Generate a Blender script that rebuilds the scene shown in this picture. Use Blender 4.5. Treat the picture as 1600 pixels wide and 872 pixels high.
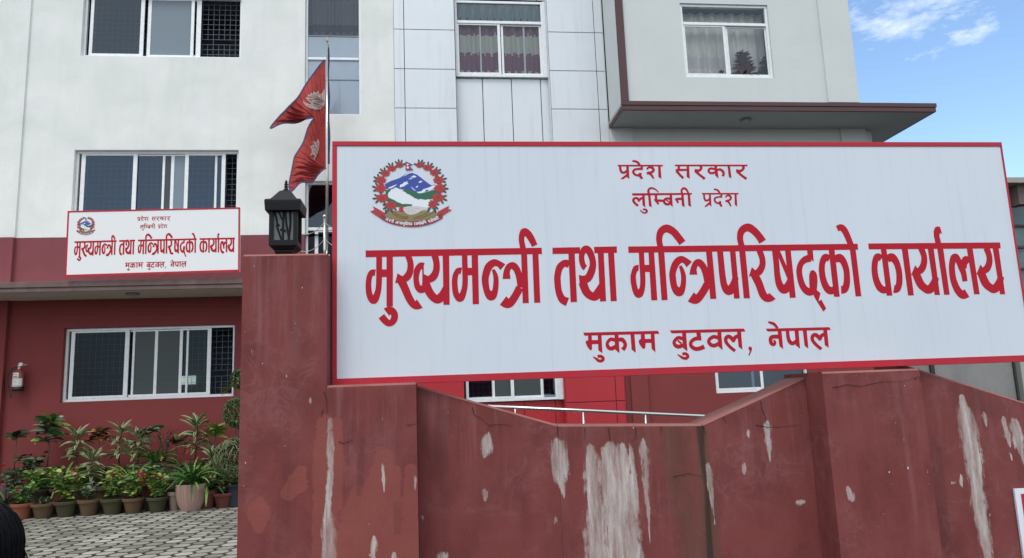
import bpy, bmesh, math, random
from mathutils import Vector, Matrix, noise
from mathutils.geometry import delaunay_2d_cdt, tessellate_polygon
R = math.radians
random.seed(7)
for o in list(bpy.data.objects): bpy.data.objects.remove(o)
sc = bpy.context.scene
COL = sc.collection

# ---------------------------------------------------------------- camera
F, PIT, ROL, YAW, ZC = 1157.0, R(9.21), R(-2.20), R(-6.61), 1.70
fw = Vector((-math.sin(YAW)*math.cos(PIT), math.cos(YAW)*math.cos(PIT), math.sin(PIT)))
r0 = Vector((math.cos(YAW), math.sin(YAW), 0)); u0 = r0.cross(fw)
cr = math.cos(ROL)*r0 + math.sin(ROL)*u0
cu = -math.sin(ROL)*r0 + math.cos(ROL)*u0
cam = bpy.data.cameras.new('camera'); co = bpy.data.objects.new('camera', cam); COL.objects.link(co)
cam.sensor_width = 36; cam.lens = F/1600*36; cam.clip_end = 2000; cam.clip_start = 0.05
co.matrix_world = Matrix(((cr.x, cu.x, -fw.x, 0), (cr.y, cu.y, -fw.y, 0), (cr.z, cu.z, -fw.z, ZC), (0, 0, 0, 1)))
sc.camera = co
def pdir(x, y): return cr*((x-800)/F) - cu*((y-436)/F) + fw
def at(x, y, Y):                       # point where the sight line of a photo pixel meets the real plane at depth Y
    d = pdir(x, y); t = Y/d.y
    return Vector((d.x*t, Y, d.z*t + ZC))

# ---------------------------------------------------------------- sky, sun, exposure
SUN_EL, SUN_AZ = R(58), R(205)         # soft sun behind thin cloud, from behind the viewer's left shoulder
w = bpy.data.worlds.new('World'); sc.world = w; w.use_nodes = True
nt = w.node_tree; N = nt.nodes; L = nt.links
bg = N['Background']; bg.inputs['Strength'].default_value = 0.10
sky = N.new('ShaderNodeTexSky'); sky.sky_type = 'NISHITA'; sky.sun_disc = False
sky.sun_elevation = SUN_EL; sky.sun_rotation = SUN_AZ; sky.air_density = 1.0; sky.dust_density = 0.6; sky.ozone_density = 2.0
tc = N.new('ShaderNodeTexCoord')
def wmath(op, a, b=None, c=None):
    n = N.new('ShaderNodeMath'); n.operation = op
    for i, v in enumerate((a, b, c)):
        if v is None: continue
        if isinstance(v, (int, float)): n.inputs[i].default_value = v
        else: L.new(v, n.inputs[i])
    return n.outputs[0]
def wnoise(scale, detail, rough, sz=(1, 1, 1), off=(0, 0, 0)):
    m = N.new('ShaderNodeMapping'); m.inputs['Scale'].default_value = sz; m.inputs['Location'].default_value = off
    L.new(tc.outputs['Generated'], m.inputs['Vector'])
    n = N.new('ShaderNodeTexNoise'); n.inputs['Scale'].default_value = scale; n.inputs['Detail'].default_value = detail
    n.inputs['Roughness'].default_value = rough; L.new(m.outputs[0], n.inputs['Vector'])
    return n.outputs['Fac']
def near(px, py, a, b):                # 1 near that compass direction of the sky, falling to 0
    d = pdir(px, py).normalized()
    n = N.new('ShaderNodeVectorMath'); n.operation = 'DOT_PRODUCT'; n.inputs[1].default_value = d
    L.new(tc.outputs['Generated'], n.inputs[0])
    r = N.new('ShaderNodeMapRange'); r.interpolation_type = 'SMOOTHSTEP'
    r.inputs['From Min'].default_value = math.cos(R(b)); r.inputs['From Max'].default_value = math.cos(R(a))
    L.new(n.outputs['Value'], r.inputs['Value']); return r.outputs[0]
clear = near(1500, 200, 16, 40)
big = wnoise(2.2, 6, .55)
deck = wmath('SUBTRACT', wmath('ADD', big, .22), wmath('MULTIPLY', clear, .9))  # unseen rest of the sky clouded over for soft neutral light
deck = wmath('MULTIPLY', wmath('SUBTRACT', deck, .45), 4.0)
wisp = wnoise(17, 9, .66, (1, 1, 2.6), (0.37, 0.1, 0.2))
puffs = wmath('MAXIMUM', near(1368, 26, .2, 3.2), wmath('MULTIPLY', near(1512, 32, .3, 2.5), .97))
puffs = wmath('MAXIMUM', puffs, wmath('MULTIPLY', near(1443, 51, .1, 1.3), .95))
puffs = wmath('MAXIMUM', puffs, wmath('MULTIPLY', near(1420, -8, .5, 6.0), .8))
wisp = wmath('MULTIPLY', wmath('SUBTRACT', wmath('ADD', wisp, wmath('MULTIPLY', puffs, .30)), .70), 3.2)
def clampf(v):
    n = N.new('ShaderNodeClamp'); L.new(v, n.inputs[0]); return n.outputs[0]
cloud = wmath('MAXIMUM', clampf(deck), wmath('MULTIPLY', clampf(wisp), .8))
mx = N.new('ShaderNodeMix'); mx.data_type = 'RGBA'
L.new(cloud, mx.inputs['Factor']); L.new(sky.outputs[0], mx.inputs['A'])
tint = N.new('ShaderNodeMix'); tint.data_type = 'RGBA'; tint.blend_type = 'MULTIPLY'; tint.inputs['Factor'].default_value = 1
L.new(sky.outputs[0], tint.inputs['A']); tint.inputs['B'].default_value = (1.55, 1.62, 1.62, 1)
L.new(tint.outputs['Result'], mx.inputs['A'])
mx.inputs['B'].default_value = (7.6, 8.1, 8.6, 1)
L.new(mx.outputs['Result'], bg.inputs['Color'])
sl = bpy.data.lights.new('sun', 'SUN'); sl.energy = 1.1; sl.angle = R(24); sl.color = (1, .96, .9)
so = bpy.data.objects.new('sun', sl); COL.objects.link(so)
sdir = Vector((math.sin(SUN_AZ)*math.cos(SUN_EL), math.cos(SUN_AZ)*math.cos(SUN_EL), math.sin(SUN_EL)))
so.rotation_euler = sdir.to_track_quat('Z', 'Y').to_euler(); so.location = (0, -5, 30)
vs = sc.view_settings; vs.view_transform = 'Standard'; vs.look = 'None'; vs.gamma = 1; vs.exposure = 0.64

# ---------------------------------------------------------------- materials
def mat(name, col, rough=.6, metal=0, spec=.5):
    m = bpy.data.materials.new(name); m.use_nodes = True
    b = m.node_tree.nodes['Principled BSDF']
    b.inputs['Base Color'].default_value = (*col, 1); b.inputs['Roughness'].default_value = rough
    b.inputs['Metallic'].default_value = metal; b.inputs['Specular IOR Level'].default_value = spec
    return m
class NT:
    def __init__(s, m): s.m = m; s.n = m.node_tree.nodes; s.l = m.node_tree.links; s.b = s.n['Principled BSDF']; s.tc = s.n.new('ShaderNodeTexCoord')
    def noise(s, scale, detail=5, rough=.6, sz=(1, 1, 1), off=(0, 0, 0), dist=0):
        mp = s.n.new('ShaderNodeMapping'); mp.inputs['Scale'].default_value = sz; mp.inputs['Location'].default_value = off
        s.l.new(s.tc.outputs['Object'], mp.inputs['Vector'])
        t = s.n.new('ShaderNodeTexNoise'); t.inputs['Scale'].default_value = scale; t.inputs['Detail'].default_value = detail
        t.inputs['Roughness'].default_value = rough; t.inputs['Distortion'].default_value = dist
        s.l.new(mp.outputs[0], t.inputs['Vector']); return t.outputs['Fac']
    def rng(s, v, a, b, c=0, d=1):
        r = s.n.new('ShaderNodeMapRange'); r.inputs['From Min'].default_value = a; r.inputs['From Max'].default_value = b
        r.inputs['To Min'].default_value = c; r.inputs['To Max'].default_value = d; s.l.new(v, r.inputs['Value']); return r.outputs[0]
    def math(s, op, a, b=None):
        n = s.n.new('ShaderNodeMath'); n.operation = op
        for i, v in enumerate((a, b)):
            if v is None: continue
            if isinstance(v, (int, float)): n.inputs[i].default_value = v
            else: s.l.new(v, n.inputs[i])
        return n.outputs[0]
    def attr(s, name):
        a = s.n.new('ShaderNodeAttribute'); a.attribute_name = name; return a.outputs['Fac']
    def mix(s, f, a, b, mode='MIX'):
        x = s.n.new('ShaderNodeMix'); x.data_type = 'RGBA'; x.blend_type = mode
        for k, v in (('Factor', f), ('A', a), ('B', b)):
            if isinstance(v, (int, float)): x.inputs[k].default_value = v
            elif isinstance(v, tuple): x.inputs[k].default_value = (*v, 1)
            else: s.l.new(v, x.inputs[k])
        return x.outputs['Result']
    def col(s, c): s.l.new(c, s.b.inputs['Base Color'])
    def bump(s, h, strength=.3, dist=.01):
        bn = s.n.new('ShaderNodeBump'); bn.inputs['Strength'].default_value = strength; bn.inputs['Distance'].default_value = dist
        s.l.new(h, bn.inputs['Height']); s.l.new(bn.outputs[0], s.b.inputs['Normal'])
def plaster(name, col, dirt, amount=.5, rough=.85, scale=1.2, streak=.4):
    m = mat(name, col, rough, spec=.25); t = NT(m)
    big = t.rng(t.noise(scale, 6, .6, dist=.4), .35, .75)
    st = t.rng(t.noise(5, 5, .6, (1, 1, .09)), .5, .8)
    c = t.mix(t.math('MULTIPLY', big, amount), col, dirt)
    c = t.mix(t.math('MULTIPLY', st, streak), c, dirt)
    fine = t.noise(60, 4, .6)
    c = t.mix(t.rng(fine, .3, .7, 0, .08), c, (0, 0, 0)); t.col(c)
    t.bump(t.math('ADD', t.noise(40, 6, .65), t.math('MULTIPLY', t.noise(7, 3), 1.5)), .15, .006)
    return m
M = {}
M['white'] = plaster('white_plaster', (.82, .84, .82), (.64, .67, .65), .75, streak=.4)
M['offwhite'] = plaster('grey_white_plaster', (.62, .66, .66), (.54, .58, .58), .5, streak=.25)
M['maroon'] = plaster('maroon_plaster', (.225, .048, .048), (.185, .040, .041), .6, streak=.3)
M['maroon_fade'] = plaster('faded_maroon_plaster', (.225, .068, .08), (.175, .05, .06), .6, streak=.4)
M['fascia'] = plaster('brown_fascia', (.15, .095, .092), (.24, .20, .18), .45, streak=.55, scale=5)
M['fascia_new'] = plaster('dark_brown_paint', (.115, .068, .072), (.09, .055, .06), .4, streak=.2)
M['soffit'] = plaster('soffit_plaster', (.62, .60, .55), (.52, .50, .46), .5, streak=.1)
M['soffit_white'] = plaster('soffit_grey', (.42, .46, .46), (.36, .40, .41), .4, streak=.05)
M['concrete'] = plaster('grey_concrete', (.27, .27, .265), (.18, .18, .175), .7, streak=.4)
M['step'] = plaster('mossy_step', (.10, .085, .07), (.05, .05, .035), .7, streak=.2)
def cladding(name, col, rough, metal):
    m = mat(name, col, rough, metal); t = NT(m)
    c = t.mix(t.rng(t.noise(1.6, 5), .4, .75, 0, .25), col, tuple(v*.82 for v in col))
    st = t.math('MULTIPLY', t.rng(t.noise(9, 5, .65, (1, 1, .06)), .54, .8), .5)
    c = t.mix(st, c, tuple(v*.68 for v in col)); t.col(c)
    t.bump(t.noise(1.8, 2), .12, .02); return m
M['silver'] = cladding('silver_cladding', (.64, .68, .72), .42, .25)
M['red_clad'] = cladding('red_cladding', (.42, .020, .030), .38, 0)
M['gap'] = mat('panel_gap', (.03, .032, .035), .8)
M['alu'] = NT(mat('aluminium_frame', (.74, .77, .79), .45, .15)).m
t = NT(M['alu']); t.col(t.mix(t.rng(t.noise(14, 6, .7), .45, .8, 0, .5), (.76, .79, .81), (.48, .50, .52)))
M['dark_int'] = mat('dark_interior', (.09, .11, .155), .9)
M['grille'] = mat('grille_steel', (.20, .22, .25), .6, .2)
M['curtain'] = None
def glass(name, tintc, refl, grough=.02, ior=1.5, gcol=(.72, .86, 1)):
    m = bpy.data.materials.new(name); m.use_nodes = True; n = m.node_tree.nodes; l = m.node_tree.links; n.clear()
    out = n.new('ShaderNodeOutputMaterial'); mixn = n.new('ShaderNodeMixShader'); tr = n.new('ShaderNodeBsdfTransparent')
    gl = n.new('ShaderNodeBsdfGlossy'); tr.inputs[0].default_value = (*tintc, 1); gl.inputs['Roughness'].default_value = grough
    fr = n.new('ShaderNodeFresnel'); fr.inputs[0].default_value = ior; gl.inputs['Color'].default_value = (*gcol, 1)
    ad = n.new('ShaderNodeMath'); ad.operation = 'ADD'; ad.inputs[1].default_value = refl; l.new(fr.outputs[0], ad.inputs[0])
    tcn = n.new('ShaderNodeTexCoord'); nz = n.new('ShaderNodeTexNoise'); nz.inputs['Scale'].default_value = 1.3
    l.new(tcn.outputs['Object'], nz.inputs['Vector']); bp = n.new('ShaderNodeBump'); bp.inputs['Strength'].default_value = .05; bp.inputs['Distance'].default_value = .05
    l.new(nz.outputs['Fac'], bp.inputs['Height']); l.new(bp.outputs[0], gl.inputs['Normal'])
    l.new(ad.outputs[0], mixn.inputs[0]); l.new(tr.outputs[0], mixn.inputs[1]); l.new(gl.outputs[0], mixn.inputs[2]); l.new(mixn.outputs[0], out.inputs[0])
    return m
M['glass'] = glass('window_glass', (.56, .64, .73), .035)
M['glass_dark'] = glass('dark_glass', (.42, .48, .50), -.012, .02, 1.42)
M['glass_pale'] = glass('pale_glass', (.97, .98, .99), .015)
M['frost'] = mat('frosted_grey_pane', (.17, .22, .26), .25)
M['frost_dark'] = mat('frosted_dark_pane', (.055, .068, .07), .35, spec=.3)
M['frost_white'] = mat('frosted_white_pane', (.55, .62, .66), .2)
t = NT(M['frost_white']); t.col(t.mix(t.rng(t.noise(2.5, 5), .4, .7, 0, .6), (.86, .90, .92), (.76, .82, .85)))
M['steel'] = mat('stainless_steel', (.62, .62, .60), .22, 1.0)
M['black'] = mat('black_paint', (.006, .007, .010), .5, spec=.22)
M['lamp_glass'] = mat('lamp_milky_glass', (.10, .115, .12), .35)
M['blue_cloth'] = mat('blue_cloth', (.06, .065, .20), .8)
M['crimson'] = mat('crimson_cloth', (.34, .035, .028), .8); t = NT(M['crimson'])
t.col(t.mix(t.rng(t.noise(9, 5), .35, .7), (.40, .046, .04), (.30, .032, .03)))
M['cloth_white'] = mat('dusty_white_cloth', (.42, .32, .30), .8)
# ---------------------------------------------------------------- helpers
class MB:
    def __init__(s): s.v = []; s.f = []; s.m = []; s.mats = []; s.smooth = False
    def mi(s, m):
        if m not in s.mats: s.mats.append(m)
        return s.mats.index(m)
    def face(s, pts, m):
        i = len(s.v); s.v += [tuple(p) for p in pts]; s.f.append(tuple(range(i, i+len(pts)))); s.m.append(s.mi(m))
    def box(s, x0, x1, y0, y1, z0, z1, m):
        i = len(s.v)
        s.v += [(x0, y0, z0), (x1, y0, z0), (x1, y1, z0), (x0, y1, z0), (x0, y0, z1), (x1, y0, z1), (x1, y1, z1), (x0, y1, z1)]
        for q in ((0, 3, 2, 1), (4, 5, 6, 7), (0, 1, 5, 4), (1, 2, 6, 5), (2, 3, 7, 6), (3, 0, 4, 7)):
            s.f.append(tuple(i+k for k in q)); s.m.append(s.mi(m))
    def prism(s, poly, y0, y1, m):     # poly in x,z; counter-clockwise seen from -y
        a = sum(p[0]*q[1]-q[0]*p[1] for p, q in zip(poly, poly[1:]+poly[:1]))
        if a < 0: poly = poly[::-1]
        i = len(s.v); n = len(poly)
        s.v += [(x, y0, z) for x, z in poly] + [(x, y1, z) for x, z in poly]
        s.f.append(tuple(range(i, i+n))); s.f.append(tuple(range(i+2*n-1, i+n-1, -1))); s.m += [s.mi(m)]*2
        for k in range(n):
            j = (k+1) % n; s.f.append((i+k, i+n+k, i+n+j, i+j)); s.m.append(s.mi(m))
    def tube(s, pts, rad, m, n=8, cap=True):
        pts = [Vector(p) for p in pts]; rads = rad if isinstance(rad, (list, tuple)) else [rad]*len(pts)
        i = len(s.v); mi = s.mi(m); up = None
        for k, p in enumerate(pts):
            d = (pts[min(k+1, len(pts)-1)] - pts[max(k-1, 0)]).normalized()
            if up is None: up = d.orthogonal().normalized()
            a = (up - d*up.dot(d)); a = a.normalized() if a.length > 1e-6 else d.orthogonal().normalized(); up = a; b = d.cross(a)
            for j in range(n):
                an = 2*math.pi*j/n; s.v.append(tuple(p + (a*math.cos(an) + b*math.sin(an))*rads[k]))
        for k in range(len(pts)-1):
            for j in range(n):
                s.f.append((i+k*n+j, i+k*n+(j+1) % n, i+(k+1)*n+(j+1) % n, i+(k+1)*n+j)); s.m.append(mi)
        if cap:
            s.f.append(tuple(i+j for j in range(n))[::-1]); s.f.append(tuple(i+(len(pts)-1)*n+j for j in range(n))); s.m += [mi, mi]
    def lathe(s, prof, c, m, n=20, square=False):
        c = Vector(c); i = len(s.v); mi = s.mi(m); n = 4 if square else n
        for rr, z in prof:
            for j in range(n):
                an = 2*math.pi*j/n + (math.pi/4 if square else 0); q = rr*(math.sqrt(2) if square else 1)
                s.v.append((c.x+q*math.cos(an), c.y+q*math.sin(an), c.z+z))
        for k in range(len(prof)-1):
            for j in range(n):
                s.f.append((i+k*n+j, i+k*n+(j+1) % n, i+(k+1)*n+(j+1) % n, i+(k+1)*n+j)); s.m.append(mi)
        s.f.append(tuple(i+j for j in range(n))[::-1]); s.f.append(tuple(i+(len(prof)-1)*n+j for j in range(n))); s.m += [mi, mi]
    def leaf(s, base, dirv, length, width, droop, m, segs=5, fold=.25, m2=None, roll=0):
        base = Vector(base); d = Vector(dirv).normalized()
        side = d.cross(Vector((0, 0, 1))); side = side.normalized() if side.length > .05 else Vector((1, 0, 0))
        if roll: side = Matrix.Rotation(roll, 3, d) @ side
        i = len(s.v); p = base.copy(); mi = s.mi(m); mi2 = s.mi(m2) if m2 else mi
        for k in range(segs+1):
            t = k/segs; wd = width*(math.sin(math.pi*min(1, .12+t*.88))**.7)*.5 if k < segs else .0005
            nrm = side.cross(d).normalized()
            s.v += [tuple(p - side*wd + nrm*wd*fold), tuple(p - side*wd*.4 + nrm*wd*fold*.4), tuple(p), tuple(p + side*wd*.4 + nrm*wd*fold*.4), tuple(p + side*wd + nrm*wd*fold)]
            p = p + d*(length/segs); d = (d + Vector((0, 0, -droop/segs))).normalized()
        for k in range(segs):
            for c_ in range(4):
                a = i+k*5+c_; s.f.append((a, a+1, a+6, a+5)); s.m.append(mi2 if c_ in (0, 3) else mi)
    def build(s, name, parent=None, smooth=False, loc=None, bevel=0):
        me = bpy.data.meshes.new(name)
        if parent:
            loc = Vector((0, 0, 0)); q = parent
            while q: loc = loc + q.location; q = q.parent
        if loc is not None: s.v = [(x-loc[0], y-loc[1], z-loc[2]) for x, y, z in s.v]
        me.from_pydata(s.v, [], s.f)
        for m in s.mats: me.materials.append(m)
        me.polygons.foreach_set('material_index', s.m)
        if smooth: me.polygons.foreach_set('use_smooth', [True]*len(s.f))
        me.update()
        o = bpy.data.objects.new(name, me); COL.objects.link(o)
        if parent: o.parent = parent
        elif loc is not None: o.location = loc
        if bevel:
            b = o.modifiers.new('edge', 'BEVEL'); b.width = bevel; b.segments = 2; b.limit_method = 'ANGLE'; b.angle_limit = R(40)
        return o
def tag(o, label=None, cat=None, group=None, kind=None):
    if label: o['label'] = label
    if cat: o['category'] = cat
    if group: o['group'] = group
    if kind: o['kind'] = kind
    return o
def empty(name, loc, label, cat, group=None):
    o = bpy.data.objects.new(name, None); o.empty_display_size = .1; COL.objects.link(o); o.location = loc
    return tag(o, label, cat, group)
# flat outlines: strokes with a width at each point, merged into one clean mesh
def spline(pts, n=6):
    out = []; P = [Vector(p) for p in pts]
    if len(P) == 2: n = 1
    for i in range(len(P)-1):
        p0 = P[max(i-1, 0)]; p1 = P[i]; p2 = P[i+1]; p3 = P[min(i+2, len(P)-1)]
        for k in range(n):
            t = k/n
            out.append(.5*((2*p1) + (p2-p0)*t + (2*p0-5*p1+4*p2-p3)*t*t + (3*p1-p0-3*p2+p3)*t**3))
    out.append(P[-1]); return out
def stroke_quads(pts, n=6):
    c = spline(pts, n); Lf = []; Rt = []
    for i, p in enumerate(c):
        a = c[max(i-1, 0)]; b = c[min(i+1, len(c)-1)]
        d = Vector((b.x-a.x, b.y-a.y)); d = d.normalized() if d.length > 1e-9 else Vector((1, 0)); nn = Vector((-d.y, d.x))*max(p.z, .2)*.5
        Lf.append((p.x+nn.x, p.y+nn.y)); Rt.append((p.x-nn.x, p.y-nn.y))
    return [[Lf[i], Lf[i+1], Rt[i+1], Rt[i]] for i in range(len(c)-1)]
def ccw(q):
    a = sum(p[0]*r[1]-r[0]*p[1] for p, r in zip(q, q[1:]+q[:1])); return q if a > 0 else q[::-1]
def shapes(items):
    out = []
    for it in items:
        if len(it[0]) == 3: out += stroke_quads(it)
        else: out.append(list(it))
    return out
def flat_union(polys, eps=1e-6, extra=()):
    vs = []; fs = []
    for q in polys:
        q = [tuple(p) for p in q]
        for tri in tessellate_polygon([[Vector((*p, 0)) for p in q]]):
            T = ccw([q[k] for k in tri]); (ax, ay), (bx_, by_), (cx_, cy_) = T
            if abs((bx_-ax)*(cy_-ay)-(by_-ay)*(cx_-ax)) < eps*eps*10: continue
            i = len(vs); vs += [Vector(p) for p in T]; fs.append([i, i+1, i+2])
    vs += [Vector(p) for p in extra]
    ov, oe, of, _, _, ofc = delaunay_2d_cdt(vs, [], fs, 0, eps)
    bb = []
    for q in polys: bb.append((min(p[0] for p in q), max(p[0] for p in q), min(p[1] for p in q), max(p[1] for p in q), [tuple(p) for p in q]))
    def inside(x, y):
        for a, b, c, d, q in bb:
            if a <= x <= b and c <= y <= d:
                r = False; j = len(q)-1
                for i in range(len(q)):
                    (xi, yi), (xj, yj) = q[i], q[j]
                    if (yi > y) != (yj > y) and x < (xj-xi)*(y-yi)/(yj-yi)+xi: r = not r
                    j = i
                if r: return True
        return False
    keep = []
    for f, src in zip(of, ofc):
        if src:
            cx = sum(ov[k].x for k in f)/len(f); cy = sum(ov[k].y for k in f)/len(f)
            if inside(cx, cy): keep.append(f)
    return ov, keep
def holes_wall(mb, x0, x1, z0, z1, holes, y, depth, m, mr=None):
    xs = sorted({x0, x1, *[h[0] for h in holes], *[h[1] for h in holes]}); zs = sorted({z0, z1, *[h[2] for h in holes], *[h[3] for h in holes]})
    for a, b in zip(xs, xs[1:]):
        for c, d in zip(zs, zs[1:]):
            if any(h[0]-1e-6 <= a and b <= h[1]+1e-6 and h[2]-1e-6 <= c and d <= h[3]+1e-6 for h in holes): continue
            mb.face([(a, y, c), (b, y, c), (b, y, d), (a, y, d)], m)
    mr = mr or m
    for a, b, c, d in holes:
        Y = y+depth
        mb.face([(a, y, c), (a, Y, c), (b, Y, c), (b, y, c)], mr); mb.face([(a, y, d), (b, y, d), (b, Y, d), (a, Y, d)], mr)
        mb.face([(a, y, c), (a, y, d), (a, Y, d), (a, Y, c)], mr); mb.face([(b, y, c), (b, Y, c), (b, Y, d), (b, y, d)], mr)
# ---------------------------------------------------------------- lettering, measured on the big sign: (x0, y0, scale, items)
# an item of (x, y, width) triples is a pen stroke, an item of (x, y) pairs is a straight-edged shape
MAIN = [
(560, 340, 4.845, [
 [(55,249),(1387,228),(1390,276),(55,300)],
 [(157,285,44),(157,390,44),(156,480,44),(148,560,46),(118,627,56),(86,590,48),(76,520,44),(82,455,42),(100,418,44),(128,418,50)],
 [(176,392),(216,392),(216,450),(176,450)], [(213,290),(261,290),(261,672),(213,672)],
 [(212,716,68),(240,699,54),(268,722,54),(274,752,52),(262,785,50),(232,801,48),(203,781,52),(174,746,54)],
 [(375,285,46),(393,340,46),(392,400,50),(370,447,56),(335,468,52),(287,459,75)],
 [(325,478,64),(352,535,60),(382,605,58),(412,652,56),(440,665,62),(465,651,78)],
 [(493,368,54),(470,364,46),(445,400,48),(437,455,42),(445,515,46),(468,545,52),(493,538,60)], [(483,350),(495,346),(495,568),(484,560)],
 [(578,285,52),(591,345,48),(588,405,52),(565,450,58),(530,468,55),(488,464,74)],
 [(508,490,60),(535,560,62),(570,605,62),(605,618,66),(640,585,64),(662,530,46)],
 [(638,288),(687,287),(691,660),(644,661)],
 [(804,283,42),(806,380,42),(808,480,42),(800,550,44),(772,612,54),(740,580,46),(729,505,44),(733,445,42),(752,403,40),(779,404,54)],
 [(822,380),(862,380),(862,437),(824,437)], [(857,287),(905,285),(913,655),(865,656)]]),
(690, 340, 4.845, [
 [(464,375,58),(432,350,46),(395,342,54),(355,375,58),(333,440,54),(331,490,52),(345,560,50),(376,592,74),(403,560,46),(412,490,40),(408,440,36),(390,393,22)],
 [(492,464,60),(493,410,48),(510,372,46),(540,364,54),(568,392,50),(588,450,50),(597,530,44)],
 [(592,530,60),(560,590,58),(525,640,62),(498,650,72),(465,628,80)],
 [(602,270),(647,270),(660,647),(614,648)], [(687,270),(733,270),(747,644),(701,645)],
 [(618,240,44),(606,180,42),(607,140,44),(625,109,58),(652,122,54),(680,162,50),(705,213,44)]]),
(850, 340, 4.845, [
 [(64,228),(272,224),(272,272),(64,276)],
 [(190,352,58),(155,346,52),(120,375,52),(104,430,50),(102,480,50),(112,560,50),(138,618,58),(178,638,66)],
 [(184,265),(232,265),(250,638),(202,640)],
 [(314,380,46),(300,368,42),(287,330,42),(285,285,42),(300,248,48),(322,238,54),(348,265,52),(366,315,48),(370,360,50),(358,410,56),(335,455,58),(300,472,66),(267,476,84)],
 [(292,490,64),(320,560,62),(355,592,60),(388,595,66),(415,562,66),(437,510,46)],
 [(407,262),(452,262),(470,633),(424,635)], [(378,222),(551,218),(552,267),(382,270)], [(484,262),(530,262),(551,631),(505,633)],
 [(637,219),(2374,198),(2378,243),(640,267)],
 [(737,258,40),(742,360,40),(748,470,40),(742,540,42),(718,580,58),(690,545,44),(675,465,42),(680,420,40),(695,384,42),(716,382,48)],
 [(753,358),(803,358),(803,412),(756,412)], [(790,258),(833,258),(858,625),(812,627)], [(863,258),(910,258),(936,624),(890,626)]]),
(1000, 340, 4.845, [
 [(155,224,44),(145,165,46),(158,108,54),(200,82,60),(250,105,56),(290,150,54),(321,192,56)],
 [(373,355,58),(340,325,46),(305,318,54),(270,350,54),(248,410,50),(248,460,50),(262,530,50),(296,562,70),(322,530,44),(330,460,38),(322,410,34),(304,365,22)],
 [(404,432,60),(406,385,46),(425,345,46),(448,340,52),(478,372,50),(500,430,50),(512,510,44)],
 [(508,505,58),(475,565,58),(440,610,62),(415,618,72),(384,600,82)],
 [(499,250),(545,250),(578,614),(532,616)],
 [(605,250,46),(615,350,46),(624,440,48),(640,520,52),(672,551,72),(705,520,62),(724,450,44)], [(680,250),(722,250),(755,612),(712,613)],
 [(750,250),(797,250),(832,610),(786,612)],
 [(770,216,44),(757,155,46),(770,100,54),(815,74,60),(860,98,56),(900,140,54),(928,183,58)],
 [(903,245,46),(925,310,44),(925,365,48),(900,410,54),(870,420,48),(835,411,74)],
 [(868,435,60),(900,500,58),(930,580,58),(958,608,58),(985,608,58),(1002,592,68)]]),
(1180, 340, 4.845, [
 [(148,242,44),(160,350,44),(168,440,46),(185,510,54),(218,545,64),(250,515,60),(270,460,44)],
 [(150,242),(183,242),(247,390),(252,482),(172,292)], [(225,242),(268,242),(307,606),(262,608)],
 [(392,240),(435,240),(443,333),(397,296)],
 [(420,306,56),(378,318,52),(345,352,44),(333,405,44),(345,480,46),(370,535,50),(405,562,56),(440,560,50)],
 [(430,400,22),(437,430,56),(440,480,62),(440,530,56),(446,566,40)],
 [(435,555),(462,545),(494,573),(479,633),(447,602)], [(447,602),(479,633),(501,621),(537,688),(516,712)],
 [(562,312,48),(530,300,52),(509,340,46),(504,400,46),(515,470,48),(540,530,52),(572,553,58),(607,540,44)], [(555,240),(600,240),(640,598),(596,600)],
 [(604,320,52),(637,305,62),(668,335,50),(688,390,46),(694,440,46),(692,500,50),(677,542,54),(650,547,60)],
 [(716,240),(760,240),(803,595),(760,597)], [(620,84,44),(648,74,48),(672,92,48),(695,135,46),(724,206,44)]]),
(1340, 340, 4.846, [
 [(80,196),(1078,188),(1083,233),(85,241)],
 [(180,310,46),(150,295,50),(132,335,46),(128,400,46),(140,470,48),(165,525,52),(198,548,54),(234,535,44)], [(174,232),(217,232),(263,590),(220,592)],
 [(224,318,52),(256,300,62),(288,330,50),(308,385,46),(316,440,46),(314,500,48),(299,540,52),(274,540,60)],
 [(333,232),(379,232),(426,589),(382,590)],
 [(480,230,46),(502,290,44),(502,345,48),(482,392,54),(450,408,52),(420,398,80)],
 [(442,425,60),(475,500,60),(510,535,58),(542,545,64),(572,512,62),(594,450,44)], [(530,230),(575,230),(623,585),(583,586)],
 [(602,230),(647,230),(697,583),(655,585)], [(590,200),(577,140),(575,105),(585,75),(605,66),(625,72),(638,123),(622,117),(619,140),(634,200)],
 [(828,571,68),(795,585,60),(755,545,52),(725,470,48),(714,390,46),(718,335,48),(736,300,58),(762,325,46),(787,380,48),(803,425,42),(813,483,38)],
 [(806,385,40),(808,345,44),(818,318,56),(845,335,52)], [(826,230),(870,230),(924,580),(882,581)],
 [(975,230,46),(996,290,44),(996,345,48),(976,388,54),(945,403,52),(914,393,80)],
 [(936,420,60),(968,495,60),(1004,530,58),(1036,540,64),(1066,507,62),(1088,445,44)], [(1022,228),(1067,228),(1117,580),(1078,581)]])]
PRADESH = [
 [(68,122),(563,122),(558,139),(75,139)],
 [(98,132,26),(100,172,26),(116,203,26),(145,205,26),(175,186,26)], [(163,134),(190,134),(198,278),(168,252)], [(180,212),(180,247),(121,281),(103,272)],
 [(331,130,26),(332,172,26)], [(343,166,24),(290,167,22),(254,175,25),(239,198,25),(256,225,24),(288,237,24),(312,226,30),(330,226,28)], [(293,240),(322,228),(348,268),(325,280)],
 [(230,80,18),(262,84,23),(290,98,25),(312,128,22)],
 [(390,172,22),(400,155,20),(425,149,24),(450,158,28),(460,182,28),(438,203,26),(402,212,32)], [(386,214,26),(415,214,28),(440,237,24),(462,272,18)],
 [(510,134),(536,134),(546,274),(512,254)]]
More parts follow.
